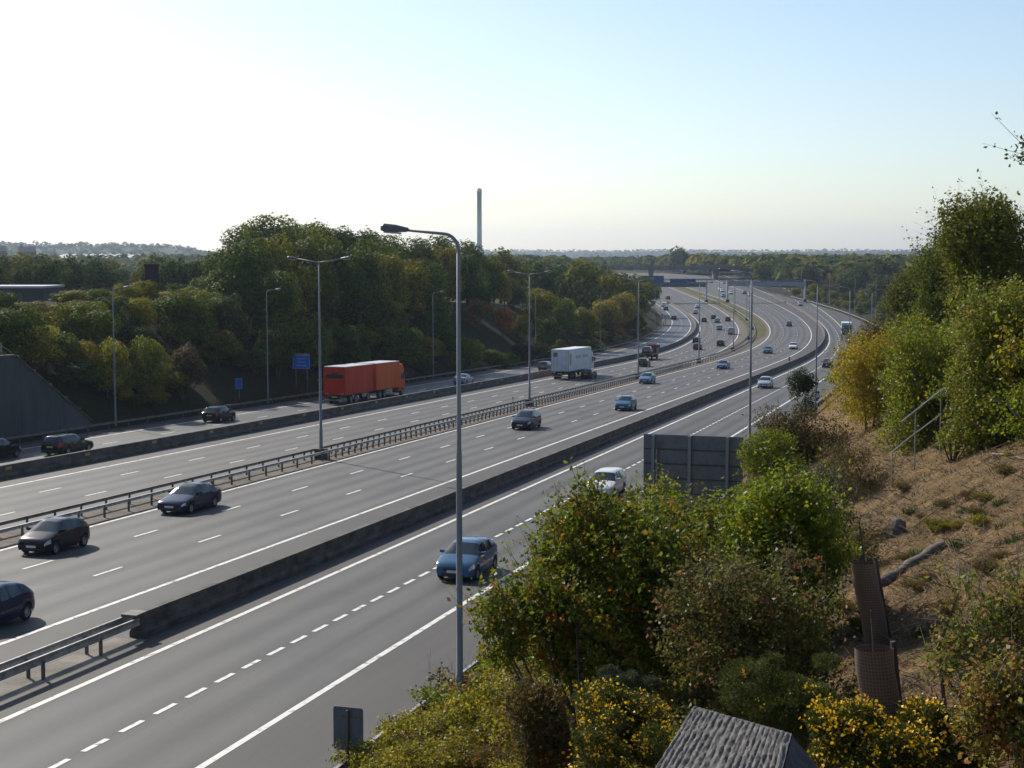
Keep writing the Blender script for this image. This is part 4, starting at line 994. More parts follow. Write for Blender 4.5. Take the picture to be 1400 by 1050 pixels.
def make_tree(name, h, rad, n, leaf, nl=16, r=rng, pal=NEUT, trunk=True, m=None, cone=0., low=.3, shell=.7, stems=1):
    """(trunk mesh, crown mesh): broadleaf crown of irregular lobes round real limbs"""
    lobes = []; cz = h * (low + (1 - low) * .5); rz = h * (1 - low) * .5
    for i in range(nl):
        d = sph(1, r)[0]; k = r.uniform(.45, .78); s_ = r.uniform(.26, .46)
        c = np.array([d[0] * rad * k, d[1] * rad * k, cz + d[2] * rz * k])
        taper = 1 - cone * max(0, (c[2] - cz) / rz)
        c[:2] *= taper; lobes.append((c, np.array([rad * s_ * 1.05, rad * s_ * 1.05, rz * s_ * r.uniform(.8, 1.1)]) * (taper * .5 + .5)))
    lobes.append((np.array([0, 0, cz]), np.array([rad * .5, rad * .5, rz * .6])))
    pos, d, idx = crown_pts(n, lobes, shell, r)
    keep = pos[:, 2] > h * .04; pos, d, idx = pos[keep], d[keep], idx[keep]
    nr_ = d * 1.15 + .75 * sph(len(d), r) + np.array([0, 0, .25])
    V, Fq = leaf_quads(pos, nr_, leaf * r.uniform(.6, 1.35, len(pos)), .65, r)
    cr = np_mesh('crown', V, Fq, m or M['leaf'], False, tints(len(pos), idx, pal, r))
    tr = None
    if trunk:
        b = MB(); t0 = .022 * h + .03
        for s_ in range(stems):
            off = np.array([r.normal() * .12 * (stems > 1), r.normal() * .12 * (stems > 1)]); lean = r.normal(size=2) * (.05 + .16 * (stems > 1)) * h
            b.tube([(off[0], off[1], -.5), (off[0] + lean[0] * .1, off[1] + lean[1] * .1, h * .12), (off[0] + lean[0] * .5, off[1] + lean[1] * .5, h * .45), (off[0] + lean[0], off[1] + lean[1], h * .8)], [t0 * 1.25 / stems ** .5, t0 / stems ** .5, t0 * .6 / stems ** .5, t0 * .12], 7)
        for l in lobes[:min(nl, 12)]:
            z0 = h * r.uniform(.15, .45); e = l[0] + d[0] * .01; mid = np.array([e[0] * .45, e[1] * .45, z0 + (e[2] - z0) * .6])
            b.tube([(0, 0, z0), tuple(mid), tuple(e)], [t0 * .42, t0 * .26, t0 * .07], 5)
        tr = b.mesh('trunk', M['bark'], True)
    return tr, cr
r1 = np.random.default_rng(11)
TREES = {
 'broad': [make_tree('broad', 11, 4.6, 10000, .4, 26, r1, low=.06) for _ in range(3)],
 'tall': [make_tree('tall', 14, 4.2, 12000, .4, 30, r1, cone=.25, low=.06) for _ in range(2)],
 'shrub': [make_tree('shrub', 5, 3.0, 4200, .3, 14, r1, low=.06, stems=3) for _ in range(3)],
 'autumn': [make_tree('autumn', 6, 2.7, 4200, .3, 14, r1, pal=AUT, low=.12, stems=2) for _ in range(2)],
 'far': [make_tree('far', 13, 5.6, 1500, .95, 16, r1, m=M['far'], low=.1, shell=.85) for _ in range(4)],
}
GRN = [(.098, .135, .013), (.072, .108, .013), (.125, .16, .014), (.115, .138, .013), (.06, .095, .016)]
OLV = [(.21, .19, .016), (.175, .18, .015), (.24, .195, .015)]
YEL = [(.36, .29, .03), (.26, .22, .03), (.3, .2, .02)]; ORG = [(.26, .11, .02), (.22, .1, .025)]
FARG = [(.085, .115, .022), (.072, .105, .024), (.112, .13, .022), (.14, .145, .024), (.068, .1, .024), (.175, .155, .024)]
def plant(kind, x, y, hgt, wid, col, label, cat='tree', group=None, name=None, z=None, i=None, r=r1):
    protos = TREES[kind]; tr, cr = protos[r.integers(len(protos)) if i is None else i % len(protos)]
    h0 = {'broad': 11, 'tall': 14, 'shrub': 5, 'autumn': 6, 'far': 13}[kind]; w0 = {'broad': 9.2, 'tall': 8.4, 'shrub': 6, 'autumn': 5.4, 'far': 11.2}[kind]
    t = empty(name or ('bush' if kind == 'shrub' else 'tree'), (x, y, (ground(x, y) if z is None else z) - .05), r.uniform(0, 6.28), label, cat, group)
    t.scale = (wid / w0, wid / w0, hgt / h0)
    a = obj('trunk', tr, None, t); c = obj('crown', cr, None, t); c.color = (*(np.array(col) * r.uniform(.85, 1.15)), 1); c['kind'] = 'stuff'
    return t
def vtop(u, v, y): return H + ray(u, v)[2] * y        # height reached at depth y by photo row v
# -- left bank: skyline trees along the crest, their height taken from the photo's skyline
sil_u = [-60, 0, 50, 100, 150, 175, 205, 225, 255, 280, 300, 318, 340, 370, 400, 430, 460, 490, 520, 545, 570, 600, 625, 650, 675, 700, 740, 780]
sil_v = [402, 400, 398, 385, 388, 372, 378, 383, 374, 378, 362, 335, 312, 300, 295, 300, 303, 309, 316, 332, 330, 326, 330, 336, 348, 365, 382, 394]
Ltop = 'green trees standing along the top of the left bank'
big_lab = {340: 'left flank tree of the tallest dark clump on the left bank', 372: 'tallest dark green tree on the left bank skyline', 405: 'dark domed tree at the centre of the left bank clump', 440: 'dark tree right of the tallest on the left bank', 475: 'dark tree sloping down the right side of the tall clump', 505: 'round dark tree behind the red lorry', 535: 'smaller dark tree at the right end of the tall clump', 572: 'pale green tree behind the near lamp arm', 603: 'rounded green tree just left of the far chimney', 640: 'green tree below the foot of the far chimney'}
for u, lab in big_lab.items():
    c_ = 92 + r1.uniform(-3, 6); k = (u - 700) / F
    t_ = c_ / (S - k * C); x, y = k * t_, t_
    zt = vtop(u, np.interp(u, sil_u, sil_v), y); zg = ground(x, y)
    plant('tall' if zt - zg > 9 else 'broad', x, y, max(4, zt - zg) * 1.1, max(5.2, min(9.5, (zt - zg) * .78)), GRN[r1.integers(3)], lab, 'tree', 'trees on the left bank')
for i in range(72):
    u = -40 + i * 11 + r1.uniform(-5, 5); k = (u - 700) / F; row = i % 3
    c_ = (82, 90, 102)[row] + r1.uniform(-3, 3); t_ = c_ / (S - k * C); x, y = k * t_, t_
    v = np.interp(u, sil_u, sil_v) + (14, 2, 6)[row] + r1.uniform(0, 14)
    zt = vtop(u, v, y); zg = ground(x, y); hg = zt - zg
    if hg < 1.6 or (598 < u < 720 and row == 0): continue
    col = GRN[r1.integers(5)] if r1.random() < .6 else OLV[r1.integers(3)]
    plant('broad' if hg > 5 else 'shrub', x, y, hg, np.clip(hg * r1.uniform(.85, 1.2), 4., 9.), col, 'green tree in the thick belt along the top of the left bank', 'tree', Ltop)
# named autumn colours on the left bank: photo column, row of the top, row of the foot, colour
for u, vt, vb, wd, col, lab in [
    (62, 441, 505, 66, YEL[0], 'bright yellow bush above the retaining wall'), (108, 458, 520, 60, OLV[2], 'olive bush right of the bright yellow bush'),
    (20, 425, 500, 50, GRN[1], 'dark green bush at the left edge above the wall'), (150, 462, 545, 60, OLV[0], 'yellow green bush behind the leftmost lamp'), (205, 455, 545, 62, OLV[1], 'tall olive bush above the far slip road'),
    (250, 470, 548, 58, (.1, .075, .03), 'russet olive bush left of the small blue sign'), (298, 448, 500, 42, (.17, .11, .03), 'ochre bush above the small blue sign'), (270, 405, 470, 48, OLV[2], 'mustard bush halfway up the left bank'),
    (320, 400, 490, 46, (.06, .075, .03), 'upright grey green bush left of the wood lamp'), (345, 372, 430, 44, (.2, .125, .03), 'golden bush at the foot of the tallest trees'), (110, 405, 450, 60, OLV[0], 'olive tree topping the bank above the wall'),
    (600, 352, 415, 40, ORG[0], 'orange tree behind the near lamp column'), (570, 385, 440, 45, OLV[2], 'olive yellow tree left of the near lamp column'), (640, 352, 400, 30, (.12, .09, .03), 'brownish tree right of the near lamp column'),
    (655, 388, 440, 34, GRN[1], 'dark round bush right of the near lamp column'), (690, 370, 420, 26, YEL[1], 'small yellow tree on the open grassy bank'), (655, 405, 452, 34, (.15, .095, .03), 'rust coloured bush low on the grassy bank'), (688, 420, 462, 30, ORG[1], 'small orange bush on the grassy bank'),
    (714, 428, 470, 26, OLV[2], 'mustard bush beside the second twin lamp'), (735, 395, 455, 50, OLV[0], 'yellow green tree right of the second twin lamp'), (770, 405, 462, 46, GRN[2], 'mid green bush above the white lorry'), (765, 450, 480, 30, (.12, .09, .04), 'tawny bush just above the white lorry roof'),
    (800, 415, 468, 46, OLV[1], 'green olive bush right above the white lorry cab'), (828, 402, 462, 48, OLV[2], 'tall mustard bush left of the golden thicket'), (850, 392, 452, 44, YEL[1], 'tall golden bush where the bank meets the bend'), (838, 432, 468, 36, ORG[1], 'orange bush at the end of the wooded bank'),
    (865, 420, 455, 34, OLV[1], 'rounded green bush at the edge of the bend'), (872, 402, 440, 30, OLV[0], 'yellow green bush closest to the far slip road bend'), (480, 440, 520, 60, GRN[4], 'dark bush filling the bank behind the red lorry'), (560, 440, 515, 60, GRN[0], 'dark bush on the bank ahead of the red lorry'),
    (420, 430, 520, 60, GRN[1], 'dark bush behind the blue motorway sign'), (525, 400, 470, 60, GRN[3], 'dark green tree halfway down the bank behind the lorry'), (635, 455, 512, 40, GRN[3], 'low dark bush at the foot of the grassy bank'), (610, 430, 490, 44, GRN[1], 'dark bush at the left end of the grassy bank'),
    (380, 440, 515, 50, GRN[1], 'dark bush left of the blue motorway sign'), (745, 430, 480, 36, GRN[1], 'dark bush at the top of the grassy bank end'), (720, 465, 500, 40, (.06, .05, .025), 'brown bush at the foot of the grassy bank left of the white lorry'),
    (690, 480, 505, 36, GRN[0], 'low green bush beside the red marker post')]:
    p = hit(u, vb, t0=60)
    hg = max(1.5, vtop(u, vt, p.y) - p.z); wd_ = wd / F * p.y * 1.15
    plant('autumn' if col[0] > .11 and col[1] < .7 * col[0] else 'shrub', p.x, p.y, hg, wd_, col, lab, 'bush', 'bushes on the left bank', 'bush')
# undergrowth on the left bank
for i in range(120):
    u = r1.uniform(100, 860); q = on_line(u, 'L0', 0)
    q = r1.uniform(113, 400); e = 1.9 + 14 * r1.random() ** 1.5; ww = float(W('L0', q, e)); x, y = XY(ww, q); u = 700 + F * x / y
    if 600 < u < 730 and e > 4: continue
    if (300 < u < 350 or 385 < u < 440) and e < 5: continue
    plant('shrub', x, y, r1.uniform(1.6, 4.2) * (.7 if e < 4 else 1), r1.uniform(3.2, 5.6) * (.7 if e < 4 else 1), GRN[r1.integers(5)] if r1.random() < .7 else OLV[r1.integers(3)], 'low dark green bush in the undergrowth of the left bank', 'bush', 'undergrowth bushes of the left bank', 'bush')
for i in range(44):
    q = r1.uniform(112, 215); e = r1.uniform(4, 17); ww = float(W('L0', q, e)); x, y = XY(ww, q)
    plant('shrub', x, y, r1.uniform(2.2, 4.4), r1.uniform(4, 6.2), GRN[r1.integers(5)] if r1.random() < .55 else OLV[r1.integers(3)], 'leafy bush halfway up the left bank above the far slip road', 'bush', 'bushes halfway up the left bank', 'bush')
# -- woods in the middle distance
def scatter(n, u0, u1, d0, d1, h0, h1, label, group, vmax=None, pal=FARG):
    k_ = 0; tries = 0
    while k_ < n and tries < n * 30:
        tries += 1
        u = r1.uniform(u0, u1); d = math.exp(r1.uniform(math.log(d0), math.log(d1))); x, y = (u - 700) / F * d, d
        c, q = col_of(x, y)
        if 4 < c < 76: continue
        hg = r1.uniform(h0, h1)
        if vmax is not None:
            zt = ground(x, y) + hg; vt = VH - (zt - H) / y * F
            lim = np.interp(u, *vmax)
            if vt < lim: hg = vtop(u, lim + r1.uniform(0, 3), y) - ground(x, y)
            if hg < 3: continue
        plant('far', x, y, hg, hg * r1.uniform(.75, 1.1), pal[r1.integers(len(pal))], label, 'tree', group); k_ += 1
sk = ([0, 300, 680, 720, 800, 850, 900, 945, 990, 1040, 1100, 1180, 1220, 1300], [344, 345, 341, 342, 343, 346, 345, 340, 347, 344, 345, 347, 346, 346])
scatter(52, -20, 330, 230, 900, 8, 14, 'hazy green tree in the wood beyond the left bank', 'trees beyond the left bank', ([0, 60, 70, 182, 190, 330], [347, 347, 350, 350, 346, 346]))
scatter(48, 660, 880, 330, 900, 9, 15, 'hazy green tree in the wood left of the gantries', 'trees left of the gantries', sk)
scatter(24, 820, 1010, 840, 1250, 9, 15, 'hazy green tree in the wood behind the overbridge', 'trees behind the overbridge', sk)
scatter(42, 960, 1290, 430, 1100, 9, 16, 'hazy dark green tree in the wood beyond the right hand bend', 'trees beyond the right hand bend', sk)
for u, vt, vb, wd, col, lab in [(935, 338, 380, 44, (.09, .11, .06), 'pale tall tree rising behind the blue gantry signs'), (770, 373, 405, 60, OLV[0], 'rounded yellow green tree in the wood above the golden thicket'), (745, 368, 400, 50, (.06, .075, .03), 'rounded green tree above the second twin lamp'), (812, 366, 398, 50, (.085, .085, .03), 'rounded olive tree next to the far slip road'),
      (1215, 350, 400, 60, (.075, .085, .03), 'light green tree left of the near dark hillside trees'), (1110, 360, 405, 36, (.06, .07, .03), 'rounded tree behind the oncoming gantry leg'), (1040, 352, 385, 40, FARG[3], 'olive tree behind the oncoming gantry beam'), (1050, 386, 412, 50, OLV[2], 'yellow hedge bush under the oncoming gantry')]:
    d = 520 if u < 900 else 640
    x = (u - 700) / F * d; c, q = col_of(x, d)
    while 4 < c < 74: d += 25; x = (u - 700) / F * d; c, q = col_of(x, d)
    hg = vtop(u, vt, d) - ground(x, d); plant('far', x, d, hg, wd / F * d, col, lab, 'tree', 'conspicuous far trees')
# hedge and trees along the outer edge of the bend
for i in range(85):
    q = r1.uniform(290, 650); o_ = r1.uniform(-13, -2.6); p = pt('R', q, o_); far_ = r1.random() < .5
    plant('far' if o_ < -7 else 'shrub', p[0], p[1], r1.uniform(2.2, 4.5) if o_ > -7 else r1.uniform(4, 7), r1.uniform(4, 6.5), (FARG + OLV)[r1.integers(9)], 'rounded bush in the hedge outside the near slip road bend', 'bush', 'hedge outside the near slip road bend', 'bush')
for i in range(58):
    q = r1.uniform(300, 760); p = pt('R', q, r1.uniform(-95, -14)); u = 700 + F * p[0] / p[1]
    hg = min(r1.uniform(9, 14), vtop(u, 345 + r1.uniform(0, 6), p[1]) - ground(p[0], p[1]))
    plant('far', p[0], p[1], hg, hg * r1.uniform(.7, 1.), FARG[r1.integers(6)], 'dark green tree standing just outside the near slip road bend', 'tree', 'trees just outside the near slip road bend')
# far woodland that reads as one mass
def woodland():
    r = np.random.default_rng(5); n = 11000
    d = np.exp(r.uniform(math.log(720), math.log(7200), n)); az = r.uniform(-.5, .5, n); x = np.sin(az) * d; y = np.cos(az) * d
    cq = [col_of(a, b) for a, b in zip(x[:0], y[:0])]
    w_, q = WQ(x, y); cl = w_ - shL(q); cr = w_ - shR(q); u_ = 700 + F * x / y; ok = ~((cl < 80) & (cr > 0) & (q < 1200)) & ~((u_ < 200) & (d < 800)) & ~((d < 1300) & (u_ > 640) & (u_ < 672) & (d > 1200)); x, y, d = x[ok], y[ok], d[ok]; n = len(x)
    # leave clearings round the farm buildings
    z = terr(x, y); hg = r.uniform(8, 14, n) * np.where(d > 2300, .8, 1)
    per = 20; k = per; idx = np.repeat(np.arange(n), per); dd = sph(n * per, r); dd[:, 2] = np.abs(dd[:, 2]) * 1.1 - .25
    rad = hg * r.uniform(.45, .75, n)
    pos = np.c_[x[idx] + dd[:, 0] * rad[idx] * .9, y[idx] + dd[:, 1] * rad[idx] * .9, z[idx] + hg[idx] * (.5 + .5 * dd[:, 2])]
    V, Fq = leaf_quads(pos, dd + .5 * sph(len(dd), r) + np.array([0, 0, .3]), hg[idx] * r.uniform(.28, .5, len(idx)), .9, r)
    pal = np.array(FARG)[r.integers(0, len(FARG), n)][idx] * r.uniform(.75, 1.25, (len(idx), 1))
    me = np_mesh('woodland', V, Fq, M['far'], False, pal); o = obj('woodland', me); o.color = (1, 1, 1, 1)
    tag(o, 'hazy woodland covering the far hills to the skyline', 'woodland', kind='stuff')
woodland()
# ------------------------------------------------------------------ near bank planting
r2 = np.random.default_rng(23)
def near_bush(name, lobes, n, leaf, pal, label, base, col=(1, 1, 1), cat='bush', m=None, aspect=.62, stems=10, shell=.55, twigs=0, flowers=None, group=None, up=0., clump=0, stemr=.03):
    """one bush: lobes = [(dx, dy, dz, rx, ry, rz)] about its foot; leaf-sized faces clustered on shoots, real stems"""
    t = empty(name, base, 0, label, cat, group)
    L_ = [(np.array(l[:3]), np.array(l[3:])) for l in lobes]
    if clump:
        nc = n // clump; pos, d, idx = crown_pts(nc, L_, shell, r2)
        idx = np.repeat(idx, clump); d = np.repeat(d, clump, 0); cen = np.repeat(pos, clump, 0)
        # each clump is a leafy shoot growing out and up; some run long
        sd = .75 * pos * 0 + d[::clump] * .7 + np.array([0, 0, .45]) + .55 * sph(nc, r2); sd /= np.linalg.norm(sd, axis=1, keepdims=True)
        sl_ = leaf * r2.uniform(1.5, 4.5, nc) * np.where(r2.random(nc) < .1, 2.6, 1.); tt = r2.random(len(idx))
        pos = cen + np.repeat(sd * sl_[:, None], clump, 0) * tt[:, None] + r2.normal(size=(len(idx), 3)) * leaf * .55
    else: pos, d, idx = crown_pts(n, L_, shell, r2)
    nr_ = d * .7 + sph(len(d), r2) + np.array([0, 0, .45])
    if up: nr_ = np.cross(d, sph(len(d), r2))
    gz = terr(pos[:, 0] + base[0], pos[:, 1] + base[1]) - base[2]; k = pos[:, 2] > gz + .03
    pos, nr_, idx = pos[k], nr_[k], idx[k]
    V, Fq = leaf_quads(pos, nr_, leaf * r2.uniform(.55, 1.4, len(pos)), aspect, r2)
    # patches of turning leaves: palette index from a smooth field
    fld = bumps(pos[:, 0] + pos[:, 2] * .7, pos[:, 1] + pos[:, 2] * .4, .9, 3, 6) + (.12 * r2.normal(size=len(pos)) + .3 * np.repeat(r2.normal(size=nc), clump)[k] if clump else .35 * r2.normal(size=len(pos)))
    pal = np.array(pal); ki = np.clip(((fld + 1.1) / 2.2 * len(pal)).astype(int), 0, len(pal) - 1)
    tint = pal[ki] * (1 + .22 * (r2.random((len(pos), 1)) - .5) * 2)
    c = obj('foliage', np_mesh('foliage', V, Fq, m or M['leafg'], False, tint), None, t); c.color = (*col, 1); c['kind'] = 'stuff'
    if clump:
        lg = np.argsort(-sl_)[:min(420, nc // 5)]; A_ = cen[::clump][lg] - sd[lg] * .12; B_ = cen[::clump][lg] + sd[lg] * sl_[lg][:, None]
        e1 = np.cross(sd[lg], np.array([.3, .5, .8])); e1 /= np.linalg.norm(e1, axis=1, keepdims=True) + 1e-9; e2 = np.cross(sd[lg], e1); tv = []
        for a_ in (0, 2.09, 4.19): o_ = e1 * math.cos(a_) + e2 * math.sin(a_); tv += [A_ + o_ * .006, B_ + o_ * .0022]
        tv = np.stack(tv, 1).reshape(-1, 3); i0 = np.arange(len(lg))[:, None] * 6
        obj('twigs', np_mesh('twigs', tv, np.concatenate([i0 + np.array([[0, 2, 3, 1]]), i0 + np.array([[2, 4, 5, 3]]), i0 + np.array([[4, 0, 1, 5]])]), M['bark']), None, t)
    b = MB()
    for i in range(stems):
        l = L_[i % len(L_)]; e = l[0] + sph(1, r2)[0] * l[1] * r2.uniform(.3, .95); fx, fy = r2.normal(size=2) * .15
        gx, gy = fx + e[0] * .25, fy + e[1] * .25
        z0 = ground(base[0] + gx, base[1] + gy) - base[2] - .2
        b.tube([(gx, gy, z0), (e[0] * .55 + fx, e[1] * .55 + fy, z0 * .35 + e[2] * .6), tuple(e)], [stemr, stemr * .65, stemr * .2], 5)
    if stems: b.build('stems', M['bark'], t)
    if twigs:
        b = MB()
        for i in range(twigs):
            l = L_[r2.integers(len(L_))]; d_ = sph(1, r2)[0]; d_[2] = abs(d_[2]); s_ = l[0] + d_ * l[1] * .6; e = l[0] + d_ * l[1] * r2.uniform(1.0, 1.35) + np.array([0, 0, .1])
            b.tube([tuple(s_), tuple((s_ + e) / 2 + r2.normal(size=3) * .05), tuple(e)], [.009, .006, .003], 4)
        b.build('twigs', M['twig'], t)
    if flowers:
        nf = flowers; pos, d, idx = crown_pts(nf // 6, L_, .92, r2); fld = bumps(pos[:, 0] * 1.3, pos[:, 1] + pos[:, 2], .6, 2, 8); k = (fld > -.25) & (d[:, 2] > -.15); pos, d = pos[k], d[k]
        pos = np.repeat(pos, 6, 0) + r2.normal(size=(len(pos) * 6, 3)) * .035; d = np.repeat(d, 6, 0)
        V, Fq = leaf_quads(pos, d * .6 + sph(len(d), r2), .034 * r2.uniform(.7, 1.3, len(pos)), .8, r2)
        f = obj('flowers', np_mesh('flowers', V, Fq, M['petal'], False, np.array([[.85, .52, .01]]) * r2.uniform(.7, 1.15, (len(pos), 1))), None, t); f['kind'] = 'stuff'
    return t
def lob(cx, cz, w_, h_, n, r=r2, dep=None):
    """n lobes filling a box w_ x dep x h_ centred cx, cz"""
    dep = dep or w_; o = []
    for i in range(n):
        a = r.uniform(-.5, .5, 3); s_ = r.uniform(.1, .25); f = 1 - 1.7 * s_
        o.append((cx + a[0] * w_ * f, a[1] * dep * f, cz + a[2] * h_ * f, w_ * s_, dep * s_, h_ * s_))
    return o
GP = [(0.1165, 0.165, 0.0101), (0.1552, 0.2061, 0.013), (0.2039, 0.231, 0.0144), (0.2621, 0.2391, 0.0158)]
RED = [(0.0886, 0.1287, 0.0112), (0.1151, 0.157, 0.0128), (0.0886, 0.1287, 0.0112), (0.1594, 0.1805, 0.0144), (0.1151, 0.157, 0.0128), (0.1948, 0.157, 0.016), (0.1594, 0.1805, 0.0144), (0.2834, 0.157, 0.016), (0.4605, 0.157, 0.02)]
BRM = [(0.1452, 0.1509, 0.0144), (0.1879, 0.1962, 0.016), (0.2562, 0.2415, 0.0176), (0.3416, 0.2716, 0.02), (0.2049, 0.1283, 0.02)]
BRN = [(0.091, 0.0675, 0.02), (0.13, 0.09, 0.025), (0.169, 0.105, 0.025), (0.078, 0.09, 0.02), (0.208, 0.105, 0.02)]
GOR = [(0.054, 0.066, 0.0144), (0.066, 0.0802, 0.0176), (0.084, 0.0895, 0.024), (0.06, 0.0707, 0.0176)]
YLB = [(0.196, 0.2028, 0.015), (0.364, 0.2964, 0.02), (0.504, 0.3744, 0.02), (0.336, 0.2028, 0.02), (0.182, 0.1872, 0.02)]
def bush_at(u0, v0, u1, v1, name, label, n, leaf, pal, nl=12, depth=None, foot=None, dep=None, **kw):
    """a bush whose outline fills photo box u0..u1, v0..v1 (v1 its foot): it stands where that foot meets the bank"""
    uc = (u0 + u1) / 2
    p = hit(uc, foot or v1, t0=5) if depth is None else Vector((at(uc, v1, depth).x, depth, 0))
    if depth is not None: p.z = ground(p.x, p.y)
    y = p.y; wd = (u1 - u0) / F * y; zt = vtop(uc, v0, y); zb = vtop(uc, v1, y); zb = max(zb, p.z) if depth is None else zb
    hh = max(.4, zt - zb); cz = (zt + zb) / 2 - p.z
    dp_ = dep or min(wd, 4.); sk_ = []
    if kw.get('cat') != 'tree':
        for i in range(int(nl * .7)):
            a = r2.uniform(-.42, .42, 2); s_ = r2.uniform(.14, .24); gx = a[0] * wd; zg = ground(p.x + gx, p.y + a[1] * dp_) - p.z
            sk_.append((gx, a[1] * dp_, max(zg + .05, min(zb - p.z, zg + .6)) + hh * s_ * .4, wd * s_, dp_ * s_, hh * s_))
    return near_bush(name, sk_ + lob(0, cz, wd, hh, int(nl * 1.5), dep=dep or min(wd, 4.)), int(n * 1.5), leaf, pal, label, p, **kw)
for a in [(830, 960), (560, 1040), (1060, 820), (1230, 1040), (860, 1045), (1190, 585), (1300, 630), (1350, 480), (1400, 420)]:
    pp_ = hit(*a, t0=5); print('hit', a, [round(c, 1) for c in pp_], [round(c, 1) for c in col_of(pp_.x, pp_.y)])
# big red-green bush in the middle
B = lambda *a, **k: bush_at(*a, **k)
def red_bush():
    d = 24.; p = Vector((at(830, 950, d).x, d, 0)); p.z = ground(p.x, p.y); L_ = []
    for u0, v0, u1, v1, n in ((652, 765, 800, 950, 13), (735, 690, 985, 955, 26), (745, 652, 815, 750, 6), (800, 672, 900, 760, 6)):
        w_, h_ = (u1 - u0) / F * d, (v1 - v0) / F * d; zc = vtop(830, (v0 + v1) / 2, d) - p.z
        L_ += lob(((u0 + u1) / 2 - 830) / F * d, zc, w_, h_, n, dep=min(3.4, w_ * 1.2))
    near_bush('dogwood_bush', L_, 52000, .085, RED, 'large green bush with reddening leaves in the middle foreground', p, clump=8, stems=18, shell=.5, stemr=.045)
red_bush()
B(985, 645, 1150, 850, 'dogwood_bush', 'bright green leafy bush below the back of the large sign', 22000, .085, GP, nl=18, depth=27., clump=8, stems=10, shell=.5)
B(865, 668, 1015, 820, 'hazel_bush', 'glossy green bush between reddening bush and sign', 14000, .08, GP + [(.12, .1, .02)], nl=14, depth=29., clump=8, stems=8)
B(900, 760, 1140, 960, 'bramble_bush', 'olive and rust bramble thicket right of the reddening bush', 16000, .07, [(.08, .1, .02), (.11, .12, .025), (.15, .12, .03), (.1, .09, .03), (.24, .1, .03)], nl=18, depth=21., clump=6, stems=18, twigs=60)
B(690, 930, 790, 1070, 'bramble_bush', 'brown thin bramble patch left of the flowering gorse', 9000, .055, BRN, nl=10, depth=19., clump=6, twigs=50)
B(770, 950, 960, 1090, 'gorse_bush', 'gorse bush with yellow flowers left of the timber post', 26000, .06, GOR, nl=14, depth=15., m=M['leaf'], aspect=.2, up=1, flowers=9000, stems=8)
B(780, 915, 900, 990, 'gorse_bush', 'grey green gorse behind the flowering gorse', 12000, .06, [(.05, .065, .035), (.06, .075, .04), (.04, .055, .03)], nl=9, depth=18., m=M['leaf'], aspect=.2, up=1, flowers=300)
B(985, 898, 1155, 1010, 'gorse_bush', 'dark rounded gorse bush behind the timber post', 24000, .055, GOR, nl=12, depth=15.5, m=M['leaf'], aspect=.2, up=1, flowers=500)
B(1105, 945, 1265, 1090, 'gorse_bush', 'brightest flowering gorse right of the timber post', 26000, .055, GOR, nl=13, depth=13., m=M['leaf'], aspect=.2, up=1, flowers=11000)
B(1225, 955, 1350, 1090, 'gorse_bush', 'sparser flowering gorse at the bottom right', 20000, .055, GOR, nl=11, depth=13.4, m=M['leaf'], aspect=.2, up=1, flowers=6000)
B(1320, 900, 1430, 1080, 'dogwood_bush', 'orange tinged thin shrub in the bottom right corner', 4200, .055, [(.16, .16, .03), (.22, .19, .03), (.34, .17, .04), (.15, .16, .03)], nl=12, depth=12., clump=5, twigs=60)
B(1290, 770, 1430, 900, 'dogwood_bush', 'thin green shrub at the right edge above the gorse', 3600, .065, [(.12, .15, .03), (.16, .17, .03), (.26, .17, .04)], nl=10, depth=17., clump=5, twigs=60)
# middle of the bank
B(1135, 460, 1238, 590, 'hornbeam_tree', 'golden brown young tree standing on the bank', 15000, .12, YLB, nl=16, foot=588, clump=6, cat='tree', m=M['leaf'], stems=3, stemr=.07)
B(1070, 503, 1125, 575, 'holly_bush', 'small dark pointed bush beside the slip road', 6000, .11, [(.035, .05, .02), (.05, .06, .025)], nl=8, depth=92., stems=4)
B(1030, 560, 1150, 640, 'hawthorn_bush', 'russet green hedge at the foot of the bank below the dark pointed bush', 12000, .12, [(.07, .07, .02), (.1, .075, .02), (.14, .08, .02), (.06, .065, .02)], nl=14, depth=80., m=M['leaf'], clump=6)
B(1010, 590, 1100, 660, 'hawthorn_bush', 'green hedge bush just right of the large sign', 9000, .11, GP, nl=10, depth=68., m=M['leaf'], clump=6)
B(1210, 430, 1330, 610, 'bramble_bush', 'green bramble bank left of the bare stemmed shrub', 20000, .1, GP + [(.12, .11, .02)], nl=22, foot=600, clump=7)
B(1300, 385, 1430, 610, 'bramble_bush', 'tall tangled green brambles at the right edge', 34000, .1, [(.12, .155, .018), (.155, .185, .02), (.22, .215, .024), (.24, .17, .024)], nl=30, foot=600, clump=7, twigs=40)
B(1245, 330, 1340, 470, 'hawthorn_tree', 'dark green tree with a pointed top on the right hillside', 15000, .16, [(.08, .11, .015), (.11, .135, .016), (.14, .15, .018)], nl=18, depth=88., clump=6, cat='tree', m=M['leaf'])
B(1290, 262, 1420, 430, 'oak_tree', 'tallest dark tree on the right hillside skyline', 20000, .15, [(.08, .105, .013), (.11, .135, .015), (.16, .155, .018), (.14, .11, .016)], nl=24, depth=66., clump=6, cat='tree', m=M['leaf'], shell=.6)
B(1205, 375, 1290, 470, 'hawthorn_bush', 'olive bush on the skyline end of the right hillside', 12000, .16, [(.1, .11, .02), (.13, .13, .022), (.08, .09, .02)], nl=14, depth=100., clump=6, m=M['leaf'])
B(1150, 440, 1230, 530, 'hawthorn_bush', 'rusty bush behind the golden brown young tree', 9000, .14, BRN, nl=12, depth=105., clump=6, m=M['leaf'])
